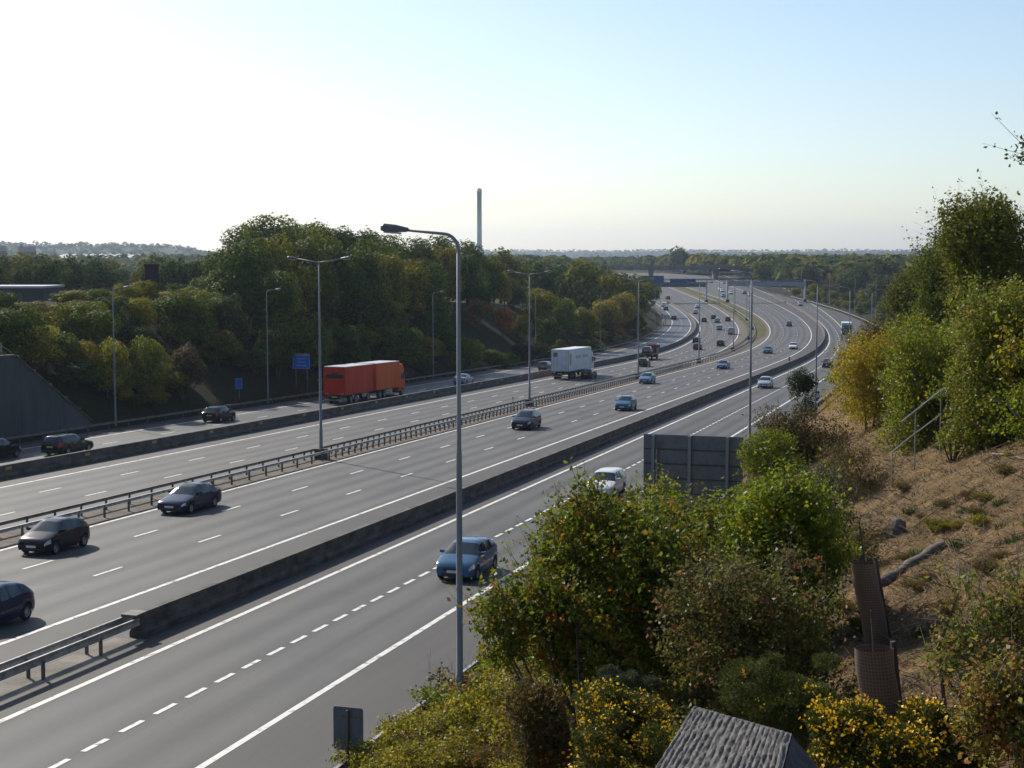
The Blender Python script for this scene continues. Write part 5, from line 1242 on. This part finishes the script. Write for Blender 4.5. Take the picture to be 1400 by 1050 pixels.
B(1215, 470, 1330, 605, 'bramble_bush', 'yellow green bush right behind the golden brown young tree', 10000, .1, [(.13, .14, .022), (.17, .16, .025), (.1, .12, .022)], nl=16, foot=600, clump=6)
B(1120, 600, 1210, 690, 'bramble_bush', 'dry brown brambles beside the green foreground bush', 4200, .07, BRN, nl=10, foot=680, clump=5, twigs=70)
B(1090, 640, 1160, 760, 'bramble_bush', 'thin silvery green shrub at the bright bush edge', 4200, .07, [(.09, .1, .03), (.07, .08, .03)], nl=8, foot=755, clump=5, twigs=40)
B(1150, 700, 1205, 790, 'bramble_bush', 'sparse orange leaved sapling above the tree guard', 1300, .06, BRN, nl=7, foot=785, clump=4, twigs=40)
# low tangle filling the lower bank
TANGLE = []
for pal in (BRM, BRN, GP, RED):
    L_ = [(np.array(l[:3]), np.array(l[3:])) for l in lob(0, .5, 2.0, 1.1, 9)]; pos, d, idx = crown_pts(520, L_, .5, r2); pos = np.repeat(pos, 9, 0); d = np.repeat(d, 9, 0)
    pos = pos + np.repeat(sph(520, r2) * .2 + np.array([0, 0, .12]), 9, 0) * r2.random((len(pos), 1)) + r2.normal(size=pos.shape) * .04; pos[:, 2] = np.maximum(pos[:, 2], -.1)
    V, Fq = leaf_quads(pos, d * .7 + sph(len(d), r2) + np.array([0, 0, .5]), .07 * r2.uniform(.6, 1.3, len(d)), .62, r2)
    me = np_mesh('foliage', V, Fq, M['leafg'], False, np.array(pal)[r2.integers(0, len(pal), 520)].repeat(9, 0) * r2.uniform(.7, 1.3, (len(d), 1)))
    b = MB()
    for k in range(14): e = sph(1, r2)[0] * np.array([.9, .9, .6]); b.tube([(0, 0, -.2), (e[0] * .5, e[1] * .5, .5), (e[0], e[1], .7 + abs(e[2]) * .6)], [.016, .01, .004], 4)
    TANGLE.append((me, b.mesh('stems', M['twig'])))
kk = 0
while kk < 75:
    u, v = r2.uniform(500, 1150), r2.uniform(760, 1120)
    if u > 1090 and v > 850: continue
    p = hit(u, v, t0=8); c, q = col_of(p.x, p.y)
    if c > 12.4 or c < -2: continue
    k = r2.choice(4, p=[.4, .3, .2, .1]) if u > 800 else r2.choice(4, p=[.7, .15, .15, 0.]); s_ = r2.uniform(.6, 1.25)
    t = empty('bramble_bush', p, r2.uniform(0, 6.28), 'low bramble in the tangle covering the lower near bank', 'bush', 'low brambles covering the lower near bank'); t.scale = (s_, s_, s_ * r2.uniform(.7, 1.2))
    f_ = obj('foliage', TANGLE[k][0], None, t); f_['kind'] = 'stuff'; obj('stems', TANGLE[k][1], None, t); kk += 1
# green tangle over the top of the near bank
for q in np.arange(48, 140, 2.7):
    for c in (-7, -4.4, -2.2, .2, 2.4, 4.6):
        c_, q_ = c + r2.uniform(-1.2, 1.2), q + r2.uniform(-1.3, 1.3); x, y = XY(c_, q_); u = 700 + F * x / y
        if u > 1500 or c_ > -2.4 + (q - 48) * .13: continue
        k = r2.choice([0, 0, 2, 2, 2, 1]); s_ = r2.uniform(1.6, 2.9)
        t = empty('bramble_bush', (x, y, ground(x, y) - .1), r2.uniform(0, 6.28), 'leafy scrub in the green tangle over the top of the near bank', 'bush', 'scrub over the top of the near bank'); t.scale = (s_, s_, s_ * r2.uniform(.8, 1.4))
        f_ = obj('foliage', TANGLE[k][0], None, t); f_['kind'] = 'stuff'; obj('stems', TANGLE[k][1], None, t)
# thin scrub scattered over the dry slope
for i in range(46):
    u, v = r2.uniform(1090, 1440), r2.uniform(600, 900); p = hit(u, v, t0=8); c, q = col_of(p.x, p.y)
    if q > 75: continue
    k = r2.choice([1, 1, 0, 3]); s_ = r2.uniform(.18, .42)
    t = empty('scrub_plant', p, r2.uniform(0, 6.28), 'small scrubby plant on the dry grass slope', 'plant', 'small plants on the dry slope'); t.scale = (s_, s_, s_ * r2.uniform(.5, 1.))
    f_ = obj('foliage', TANGLE[k][0], None, t); f_['kind'] = 'stuff'; obj('stems', TANGLE[k][1], None, t)
# brambles following the foot of the bank along the guard rail
for q in np.arange(29.5, 52, 1.15):
    for c in (12.7, 11.2, 9.6, 8.0):
        if q > 43 and c < 11: continue
        c_, q_ = c + r2.uniform(-.5, .4), q + r2.uniform(-.5, .5); x, y = XY(c_, q_)
        k = r2.choice([0, 0, 0, 2, 1]); s_ = r2.uniform(.95, 1.6) * (.8 if c > 12 else 1)
        t = empty('bramble_bush', (x, y, ground(x, y)), r2.uniform(0, 6.28), 'yellowing bramble in the strip along the near guard rail', 'bush', 'brambles along the near guard rail'); t.scale = (s_, s_, s_ * r2.uniform(.6, 1.1))
        f_ = obj('foliage', TANGLE[k][0], None, t); f_['kind'] = 'stuff'; obj('stems', TANGLE[k][1], None, t)
# overhanging branch from a tree just outside the picture on the right
def overhang():
    p = at(1470, 380, 22.); p.z = ground(p.x, p.y)
    L_ = [(-.62, 0, z_, .22, .3, .16) for z_ in (vtop(1400, 196, 22.) - p.z, vtop(1400, 210, 22.) - p.z, vtop(1400, 222, 22.) - p.z)] + [(1.6, .3, vtop(1400, 150, 22.) - p.z, 1.1, 1.2, 1.0), (1.7, 0, vtop(1400, 260, 22.) - p.z, .9, 1., .8)]
    near_bush('ash_tree', L_, 3200, .07, [(.05, .065, .02), (.07, .08, .025)], 'dark branch tip hanging in at the right edge of the sky', p, cat='tree', clump=6, stems=9, stemr=.06, m=M['leaf'])
overhang()
# bare multi-stemmed shrub
p = hit(1302, 632, t0=5); t = empty('bare_shrub', p, 0, 'leafless many stemmed shrub rising from the bank', 'shrub')
for i in range(16):
    a = r2.uniform(-1, 1); b2 = r2.uniform(-.6, .6); ln = r2.uniform(.8, 1.5) * 75 / F * p.y / 1.0
    MB().tube([(a * .06, b2 * .06, -.1), (a * .35 * ln, b2 * .3 * ln, .45 * ln), (a * .75 * ln + r2.normal() * .05, b2 * .6 * ln, ln)], [.03, .02, .006], 5).build('stem', M['bark'], t)
lf_ = near_bush('ivy_bush', lob(0, .9, 1.6, 1.0, 6), 1400, .07, GP, 'sparse green leaves round the leafless shrub', p, clump=5, stems=0)
# plastic mesh tree guards round saplings
def meshmat(n, b):
    L = n.links.new; uv = nd(n, 'ShaderNodeTexCoord'); ck = nd(n, 'ShaderNodeTexBrick', Scale=1.0); ck.offset = 0; ck.inputs['Brick Width'].default_value = .045; ck.inputs['Row Height'].default_value = .045; ck.inputs['Mortar Size'].default_value = .011
    ck.inputs['Color1'].default_value = (.065, .042, .028, 1); ck.inputs['Color2'].default_value = (.085, .055, .038, 1); ck.inputs['Mortar'].default_value = (.17, .115, .08, 1)
    L(uv.outputs['UV'], ck.inputs['Vector']); L(ck.outputs[0], b.inputs['Base Color'])
M['mesh'] = mat('brown_mesh_guard', (.1, .07, .05), .6, build=meshmat)
def guard(u, vt, vb, wd, lean, label):
    p = hit(u, vb, t0=5); hg = vtop(u, vt, p.y) - p.z; rr = wd / F * p.y / 2
    t = empty('tree_guard', p, .3, label, 'tree guard', 'mesh tree guards on the bank')
    mb = MB(); mb.uv = []; n = 14; rings = 9
    for k in range(rings):
        z = hg * k / (rings - 1) - (.1 if k == 0 else 0)
        for j in range(n + 1):
            a = 2 * math.pi * j / n; r_ = rr * (1 + .05 * math.sin(3 * a + k)); mb.v.append((r_ * math.cos(a) + lean * z, .8 * r_ * math.sin(a), z)); mb.uv.append((rr * a, z))
    for k in range(rings - 1):
        for j in range(n): a = k * (n + 1) + j; mb.f.append((a, a + 1, a + n + 2, a + n + 1))
    mb.build('mesh_tube', M['mesh'], t, True)
    MB().box(-.03, .03, -.03, .03, -.4, hg * 1.08).build('stake', M['bark'], t, loc=(rr * 1.1, 0, 0), rot=(0, lean, 0))
    MB().tube([(0, 0, -.2), (lean * hg * .5, 0, hg * .5), (lean * hg * 1.2, .05, hg * 1.5)], [.035, .03, .01], 6).build('sapling_stem', M['bark'], t)
guard(1205, 885, 985, 56, -.14, 'brown mesh tree guard above the flowering gorse')
guard(1200, 768, 882, 36, -.22, 'darker mesh tree guard farther up the bank')
# fallen log, old stump, timber
M['old_wood'] = mat('old_grey_wood', (.17, .14, .12), .9, build=noisy((.07, .055, .045), (.2, .165, .14), 5, 7, .6, stretch=(.3, 3, 3)))
a, b = hit(1205, 805, t0=5), hit(1288, 752, t0=5); d = b - a
t = empty('fallen_log', a, 0, 'old grey log lying along the bank', 'log')
mb = MB(); k = 9; mb.tube([tuple(d * i / k + Vector((0, 0, .1 + .02 * math.sin(i * 2)))) for i in range(k + 1)], [.13 + .02 * math.sin(i * 1.7) for i in range(k + 1)], 10); mb.build('log_body', M['old_wood'], t, True)
MB().tube([(d.x * .6, d.y * .6, .15), (d.x * .6 + .1, d.y * .6 - .1, .35)], [.04, .025], 6).build('branch_stub', M['old_wood'], t)
p = hit(1228, 728, t0=5); t = empty('tree_stump', p, .4, 'small weathered grey stump on the dry bank', 'stump')
MB().tube([(0, 0, -.15), (0, 0, .1), (.03, 0, .32), (.05, 0, .34)], [.24, .2, .17, .1], 9).build('stump_body', M['old_wood'], t, True)
MB().tube([(-.1, 0, .05), (-.3, -.05, -.1)], [.08, .03], 6).build('root', M['old_wood'], t)
# silver handrail of steps down the bank
M['bright'] = mat('bright_steel_tube', (.62, .63, .64), .25, .7)
rail_pts = [hit(1234, 620, t0=5), hit(1256, 605, t0=5), hit(1290, 580, t0=5), hit(1308, 570, t0=5)]
dp = min(rail_pts[1].y, 50.)
tops = [at(1232, 577, dp - .5), at(1252, 561, dp), at(1287, 533, dp + 1.1), at(1309, 523, dp + 1.8)]
low = [at(1219, 619, dp - .9), at(1236, 604, dp - .4), at(1252, 592, dp), at(1287, 566, dp + 1.1)]
t = empty('handrail', (0, 0, 0), 0, 'bright steel handrail of steps on the bank', 'handrail')
MB().tube([tuple(q_) for q_ in tops], .026, 8).build('top_rail', M['bright'], t); MB().tube([tuple(q_) for q_ in low], .022, 8).build('lower_rail', M['bright'], t)
for q_ in (tops[1], tops[2]): MB().tube([tuple(q_), (q_.x, q_.y, ground(q_.x, q_.y) - .4)], .024, 8).build('post', M['galv'], t)
q_ = low[0]; MB().tube([(q_.x + .02, q_.y, q_.z + .02), (q_.x + .02, q_.y, ground(q_.x, q_.y) - .4)], .02, 8).build('post', M['galv'], t)
# pale dead sticks lying on the bank
for i, (pa, pb, lab) in enumerate([((1328, 587), (1372, 606), 'pale dead branch propped below the tangled brambles'), ((1357, 622), (1400, 630), 'bent pale stick at the right edge of the bank'), ((1250, 722), (1325, 670), 'long thin stick lying up the dry bank'), ((1190, 880), (1300, 845), 'curved pale stick across the tree guards'), ((1345, 575), (1378, 572), 'short pale twig under the brambles')]):
    a, b = hit(*pa, t0=5), hit(*pb, t0=5); md = (a + b) / 2 + Vector((0, 0, .1)); a.z += .04; b.z += .06
    o = MB().tube([tuple(a), tuple(md), tuple(b)], [.02, .016, .008], 6).build('dead_stick', M['twig']); tag(o, lab, 'stick', 'dead sticks on the bank')
# thin bare stems reaching over the guard rail
p = hit(628, 930, t0=5); t = empty('dry_weed', p, 0, 'thin bare weed stems in front of the near lamp column', 'weed')
for i in range(12):
    x = r2.uniform(-1.0, .9); ln = r2.uniform(.5, 1.1); lx = r2.uniform(-.3, .25)
    MB().tube([(x, r2.uniform(-.5, .5), -.1), (x + lx * .4, 0, ln * .6), (x + lx, 0, ln)], [.007, .005, .002], 4).build('stem', M['bark'], t)
# weather-worn timber post right in front of the camera
def post():
    A, Bp, Cn, Dn = at(949, 966, 1.36), at(1083, 1004, 1.25), at(858, 1112, 1.22), at(1045, 1150, 1.11)
    t = empty('timber_post', ((A + Dn) / 2).to_tuple()[:2] + (ground(0.2, 1.2),), 0, 'weathered grey timber post top with deep grain in the foreground', 'post')
    o = Vector(t.location); n, m_ = 170, 140; V = []; nrm = (Dn - Cn).cross(A - Cn).normalized()
    if nrm.z < 0: nrm = -nrm
    uu, vv_ = np.meshgrid(np.linspace(0, 1, n), np.linspace(0, 1, m_), indexing='ij')
    warp = .22 * bumps(uu * 3, vv_ * 3, 1.6, 3, 2) + .1 * bumps(uu * 8, vv_ * 8, 1.1, 3, 4)
    ph = uu * 19 + .45 * warp + .5 * np.sin(uu * 7)
    rid = np.abs(np.sin(ph * math.pi)) ** .4
    kx = np.floor(ph); crk = bumps(kx * 3.7 + 11, vv_ * 9 + kx * 1.9, 1.3, 3, 5); rid = rid * (1 - .55 * np.clip(crk - .25, 0, .6)) + .12 * bumps(kx * 5.3, vv_ * 2.5 + kx, 2., 2, 7)
    fine = .5 * bumps(uu * 60, vv_ * 22, 3., 4, 3)
    hgt = (rid + fine * .5) * .0036
    hgt = hgt * np.minimum(1, np.minimum(np.minimum(uu, 1 - uu) * 30 + .3, np.minimum(vv_, 1 - vv_) * 30 + .3))
    for i in range(n):
        for j in range(m_):
            a_, b_ = uu[i, j], vv_[i, j]; e = .012 * math.sin(i * 1.9) * (b_ > .985)
            p_ = (Cn * (1 - a_) + Dn * a_) * (1 - b_) + (A * (1 - a_) + Bp * a_) * b_
            V.append(p_ + nrm * hgt[i, j] - o)
    I_ = (np.arange(n - 1)[:, None] * m_ + np.arange(m_ - 1)[None]).ravel()
    def wood(nn, b):
        L = nn.links.new; tc = nd(nn, 'ShaderNodeTexCoord'); mp = nd(nn, 'ShaderNodeMapping'); mp.inputs['Scale'].default_value = (90, 40, 40); L(tc.outputs['Object'], mp.inputs[0])
        no = nd(nn, 'ShaderNodeTexNoise', Scale=2.2, Detail=8, Roughness=.7); L(mp.outputs[0], no.inputs['Vector'])
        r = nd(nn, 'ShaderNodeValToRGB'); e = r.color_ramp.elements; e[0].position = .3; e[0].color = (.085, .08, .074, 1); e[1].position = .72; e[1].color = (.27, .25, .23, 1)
        L(no.outputs[0], r.inputs[0]); L(r.outputs[0], b.inputs['Base Color']); bp = nd(nn, 'ShaderNodeBump', Strength=1., Distance=.004); L(no.outputs[0], bp.inputs['Height']); L(bp.outputs[0], b.inputs['Normal'])
    mw = mat('weathered_end_grain', (.2, .18, .18), .9, spec=.2, build=wood)
    obj('post_top', np_mesh('post_top', np.array([tuple(v) for v in V]), np.c_[I_, I_ + m_, I_ + m_ + 1, I_ + 1], mw, True), None, t)
    zb = ground(.25, 1.2) - .5 - o.z
    E_, F_ = at(1132, 1066, 1.23), at(1100, 1215, 1.10)
    q = [p_ - o - nrm * .001 for p_ in (Cn, Dn, F_, E_, Bp, A)]; mb = MB(); mb.quad(tuple(q[1]), tuple(q[2]), tuple(q[3]), tuple(q[4]))
    for i in range(6):
        a_, b_ = q[i], q[(i + 1) % 6]; a2, b2 = Vector((a_.x, a_.y, zb)), Vector((b_.x, b_.y, zb)); mb.quad(tuple(a2), tuple(b2), tuple(b_), tuple(a_))
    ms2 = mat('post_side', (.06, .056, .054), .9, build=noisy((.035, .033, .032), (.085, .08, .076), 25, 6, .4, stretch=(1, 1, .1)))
    mb.build('post_shaft', ms2, t)
post()
# dry grass over the near bank
M['straw'] = leafmat('straw', .8, .3, .1)
def dry_grass():
    r = np.random.default_rng(3); n = 170000
    u = r.uniform(820, 1480, n); d = 7 + 85 * r.random(n) ** 1.7; x = (u - 700) / F * d; y = d
    w_, q = WQ(x, y); c = w_ - shR(q); k = (c < 12.6) & (c > -30); x, y, d = x[k], y[k], d[k]; n = len(x)
    tf = bumps(x, y, 1.6, 3, 2); k = tf + .5 * r.normal(size=n) > -.25; x, y, d = x[k], y[k], d[k]; n = len(x)
    z = terr(x, y); ln = r.uniform(.05, .17, n) * np.clip(d / 22, .6, 1.5); a = r.uniform(0, 6.28, n); le = r.uniform(.5, 1.6, n)
    wv = .005 + .0004 * d
    dx, dy = np.cos(a), np.sin(a); b0 = np.c_[x - dy * wv, y + dx * wv, z - .02]; b1 = np.c_[x + dy * wv, y - dx * wv, z - .02]
    tip = np.c_[x + dx * ln * le, y + dy * ln * le, z + ln * r.uniform(.1, .55, n)]
    V = np.stack([b0, b1, tip], 1).reshape(-1, 3); Fq = np.arange(3 * n).reshape(-1, 3)
    pal = np.array([(.25, .19, .115), (.19, .14, .08), (.15, .105, .06), (.32, .26, .17), (.1, .095, .035), (.11, .08, .045)])
    pk = np.clip(((bumps(x, y, 3.5, 3, 9) + 1 + .6 * r.normal(size=n)) / 2 * 6).astype(int), 0, 5)
    o = obj('dry_grass', np_mesh('dry_grass', V, Fq, M['straw'], False, pal[pk] * r.uniform(.7, 1.2, (n, 1)))); o.color = (1, 1, 1, 1)
    tag(o, 'bleached dry grass matting the near bank', 'grass', kind='stuff')
dry_grass()
for i, (u, v) in enumerate([(1343, 706), (1320, 700), (1376, 722), (1290, 690), (1255, 760), (1370, 690), (1310, 745), (1265, 868), (1245, 700), (1392, 740)]):
    p = hit(u, v, t0=5); n = 130; a = r2.uniform(0, 6.28, n); ln = r2.uniform(.08, .22, n); V = []
    for k in range(n):
        dx, dy = math.cos(a[k]), math.sin(a[k]); sx, sy = r2.normal(size=2) * .11
        V += [(sx - dy * .012, sy + dx * .012, -.05), (sx + dy * .012, sy - dx * .012, -.05), (sx + dx * ln[k], sy + dy * ln[k], ln[k] * .8)]
    o = obj('grass_tuft', np_mesh('grass_tuft', np.array(V), np.arange(3 * n).reshape(-1, 3), M['leaf'], False, np.array([[.05, .085, .02]]) * r2.uniform(.6, 1.3, (n, 1))), loc=p)
    tag(o, 'small dark green tuft growing in the dry grass of the bank', 'grass tuft', 'green tufts on the dry bank')

# dead stalks and twigs littering the dry slope
def litter():
    r = np.random.default_rng(9); n = 2600; u = r.uniform(1000, 1480, n); d = 9 + 62 * r.random(n) ** 1.3; x = (u - 700) / F * d; y = d
    w_, q = WQ(x, y); c = w_ - shR(q); k = (c < 10) & (c > -20); x, y, d = x[k], y[k], d[k]; n = len(x); z = terr(x, y)
    a = r.uniform(0, 6.28, n); ln = r.uniform(.12, .7, n) * np.where(r.random(n) < .1, 2., 1.); up = r.uniform(-.05, .5, n); rd = .004 + .00022 * d
    A = np.c_[x, y, z + .02]; B = A + np.c_[np.cos(a), np.sin(a), up] * ln[:, None]; B[:, 2] = np.maximum(B[:, 2], terr(B[:, 0], B[:, 1]) + .03)
    dv_ = (B - A) / np.linalg.norm(B - A, axis=1, keepdims=True); e1 = np.cross(dv_, np.array([.1, .2, 1.])); e1 /= np.linalg.norm(e1, axis=1, keepdims=True); e2 = np.cross(dv_, e1); tv = []
    for a_ in (0, 2.09, 4.19): o_ = e1 * math.cos(a_) + e2 * math.sin(a_); tv += [A + o_ * rd[:, None], B + o_ * rd[:, None] * .4]
    tv = np.stack(tv, 1).reshape(-1, 3); i0 = np.arange(n)[:, None] * 6
    Fq = np.stack([i0 + np.array([[0, 2, 3, 1]]), i0 + np.array([[2, 4, 5, 3]]), i0 + np.array([[4, 0, 1, 5]])], 1).reshape(-1, 4)
    pal = np.array([(.36, .29, .2), (.22, .16, .1), (.1, .07, .05), (.3, .22, .12)])[r.integers(0, 4, n)].repeat(3, 0)
    o = obj('dead_twigs', np_mesh('dead_twigs', tv, Fq, M['straw'], False, pal)); tag(o, 'dead stalks and twigs littering the dry bank', 'twigs', kind='stuff')
litter()
# ------------------------------------------------------------------ far buildings and chimney
M['chim'] = mat('chimney_concrete', (.7, .7, .7), .85, build=noisy((.62, .62, .64), (.74, .74, .75), .05, 4))
d = 1250.; p = at(655.5, 345, d); zt = vtop(655, 259, d); zg = ground(p.x, d)
t = empty('factory_chimney', (p.x, d, zg), 0, 'tall slim grey factory chimney on the skyline', 'chimney')
hh = zt - zg
MB().tube([(0, 0, -3), (0, 0, hh * .5), (0, 0, hh - 3.5), (0, 0, hh - 3.5), (0, 0, hh)], [2.25, 2.05, 1.95, 2.2, 2.2], 20).build('shaft', M['chim'], t, True)
MB().tube([(0, 0, hh), (0, 0, hh + .8)], [1.5, 1.5], 14).build('flue', M['lamp_head'], t)
M['shed_wall'] = mat('shed_wall', (.14, .15, .15), .8); M['shed_dark'] = mat('dark_cladding', (.045, .05, .055), .8); M['shed_roof'] = mat('shed_roof_pale', (.4, .41, .43), .6); M['tile_roof'] = mat('tiled_roof', (.3, .24, .2), .8); M['brick'] = mat('brick_wall', (.2, .12, .09), .85); M['dark_brick'] = mat('dark_brick', (.02, .016, .015), .85); M['window'] = mat('window_glass', (.03, .04, .05), .1)
# long ridged shed
d = 1000.; x0, x1 = (72 - 700) / F * d, (182 - 700) / F * d; zr = vtop(120, 346.5, d); zg = ground((x0 + x1) / 2, d); h = zr - zg
t = empty('warehouse', (x0, d, zg), 0, 'long pale roofed warehouse beyond the left wood', 'building'); wd = x1 - x0
MB().box(0, wd, 0, 26, -2, h - 3.2).build('wall', M['shed_wall'], t)
nb = 9
for i in range(nb):
    a, b = wd * i / nb, wd * (i + 1) / nb; m_ = (a + b) / 2
    MB().hexa([(a, -.5, h - 3.2), (b, -.5, h - 3.2), (b, 26, h - .9), (a, 26, h - .9), (a + .2, -.5, h - 3.0), (b - .2, -.5, h - 3.0), (m_ + .3, 26, h), (m_ - .3, 26, h)]).build('roof_bay', M['shed_roof'], t)
for i in range(8): MB().box(wd * (i + .3) / 8, wd * (i + .7) / 8, -.06, -.01, h - 5.5, h - 4.2).build('window', M['window'], t)
# flat building close behind the left bank
d = 205.; x0, x1 = (-60 - 700) / F * d, (60 - 700) / F * d; zr = vtop(20, 391, d); zg = ground((x0 + x1) / 2, d); h = zr - zg
t = empty('flat_roofed_building', (x0, d, zg), 0, 'low building with a bright flat roof edge at the left', 'building'); wd = x1 - x0
MB().box(0, wd, 0, 9, -2, h - .3).build('wall', M['shed_dark'], t); MB().box(-.2, wd + .2, -.3, 9.3, h - .3, h).build('roof', M['shed_roof'], t)
# gabled house
def house(u0, u1, vr, ve, d, lab):
    x0, x1 = (u0 - 700) / F * d, (u1 - 700) / F * d; xm = (x0 + x1) / 2; zg = ground(xm, d); zr, ze = vtop(xm / d * F + 700, vr, d) - zg, vtop(xm / d * F + 700, ve, d) - zg; wd = x1 - x0
    t = empty('house', (xm, d, zg), .5, lab, 'house')
    MB().box(-wd / 2, wd / 2, -4, 4, -2, ze).build('wall', M['brick'], t)
    b = MB(); a = [(-wd / 2 - .3, -4.4, ze - .1), (wd / 2 + .3, -4.4, ze - .1), (wd / 2 + .3, 4.4, ze - .1), (-wd / 2 - .3, 4.4, ze - .1), (-wd / 2 - .3, 0, zr), (wd / 2 + .3, 0, zr)]
    b.v = a; b.f = [(0, 1, 5, 4), (2, 3, 4, 5), (1, 2, 5), (3, 0, 4), (3, 2, 1, 0)]; r_ = b.build('roof', M['tile_roof'], t)
    MB().box(-wd * .3 - .5, -wd * .3 + .5, -.5, .5, zr - .8, zr + 1.1).build('chimney', M['brick'], r_)
    for i in range(3): MB().box(-wd * .36 + i * wd * .28, -wd * .24 + i * wd * .28, -4.06, -4.01, ze - 2.2, ze - .9).build('window', M['window'], t)
house(28, 50, 337, 344, 900, 'brown roofed house on the skyline at the left'); house(-8, 10, 336, 343, 900, 'small house at the left edge of the skyline')
# dark brick stacks rising from the trees on the left bank
for u, vt, vb, lab in ((209, 361, 392, 'dark square brick stack above the left bank trees'), (701, 364, 398, 'dark square brick stack above the open grassy bank')):
    c_ = 100.; k = (u - 700) / F; d = c_ / (S - k * C); x = k * d; zg = ground(x, d); h = vtop(u, vt, d) - zg; wd = 14 / F * d
    t = empty('brick_stack', (x, d, zg), -.15, lab, 'brick stack')
    MB().box(-wd / 2, wd / 2, -wd / 2, wd / 2, -1, h - .35).build('shaft', M['dark_brick'], t); MB().box(-wd / 2 - .1, wd / 2 + .1, -wd / 2 - .1, wd / 2 + .1, h - .35, h).build('cap', M['dark_brick'], t)

# ------------------------------------------------------------------ the air
hz = MB().box(-5400, 5400, -300, 9600, -60, 190).build('haze', bpy.data.materials.new('haze_air')); tag(hz, 'pale thin haze over the whole landscape', 'haze', kind='stuff')
hm = hz.data.materials[0]; hm.use_nodes = True; n = hm.node_tree; n.nodes.clear()
ou = nd(n, 'ShaderNodeOutputMaterial'); pv = nd(n, 'ShaderNodeVolumePrincipled'); pv.inputs['Color'].default_value = (.64, .78, 1, 1); pv.inputs['Density'].default_value = .00009; pv.inputs['Anisotropy'].default_value = .5
n.links.new(pv.outputs[0], ou.inputs['Volume'])
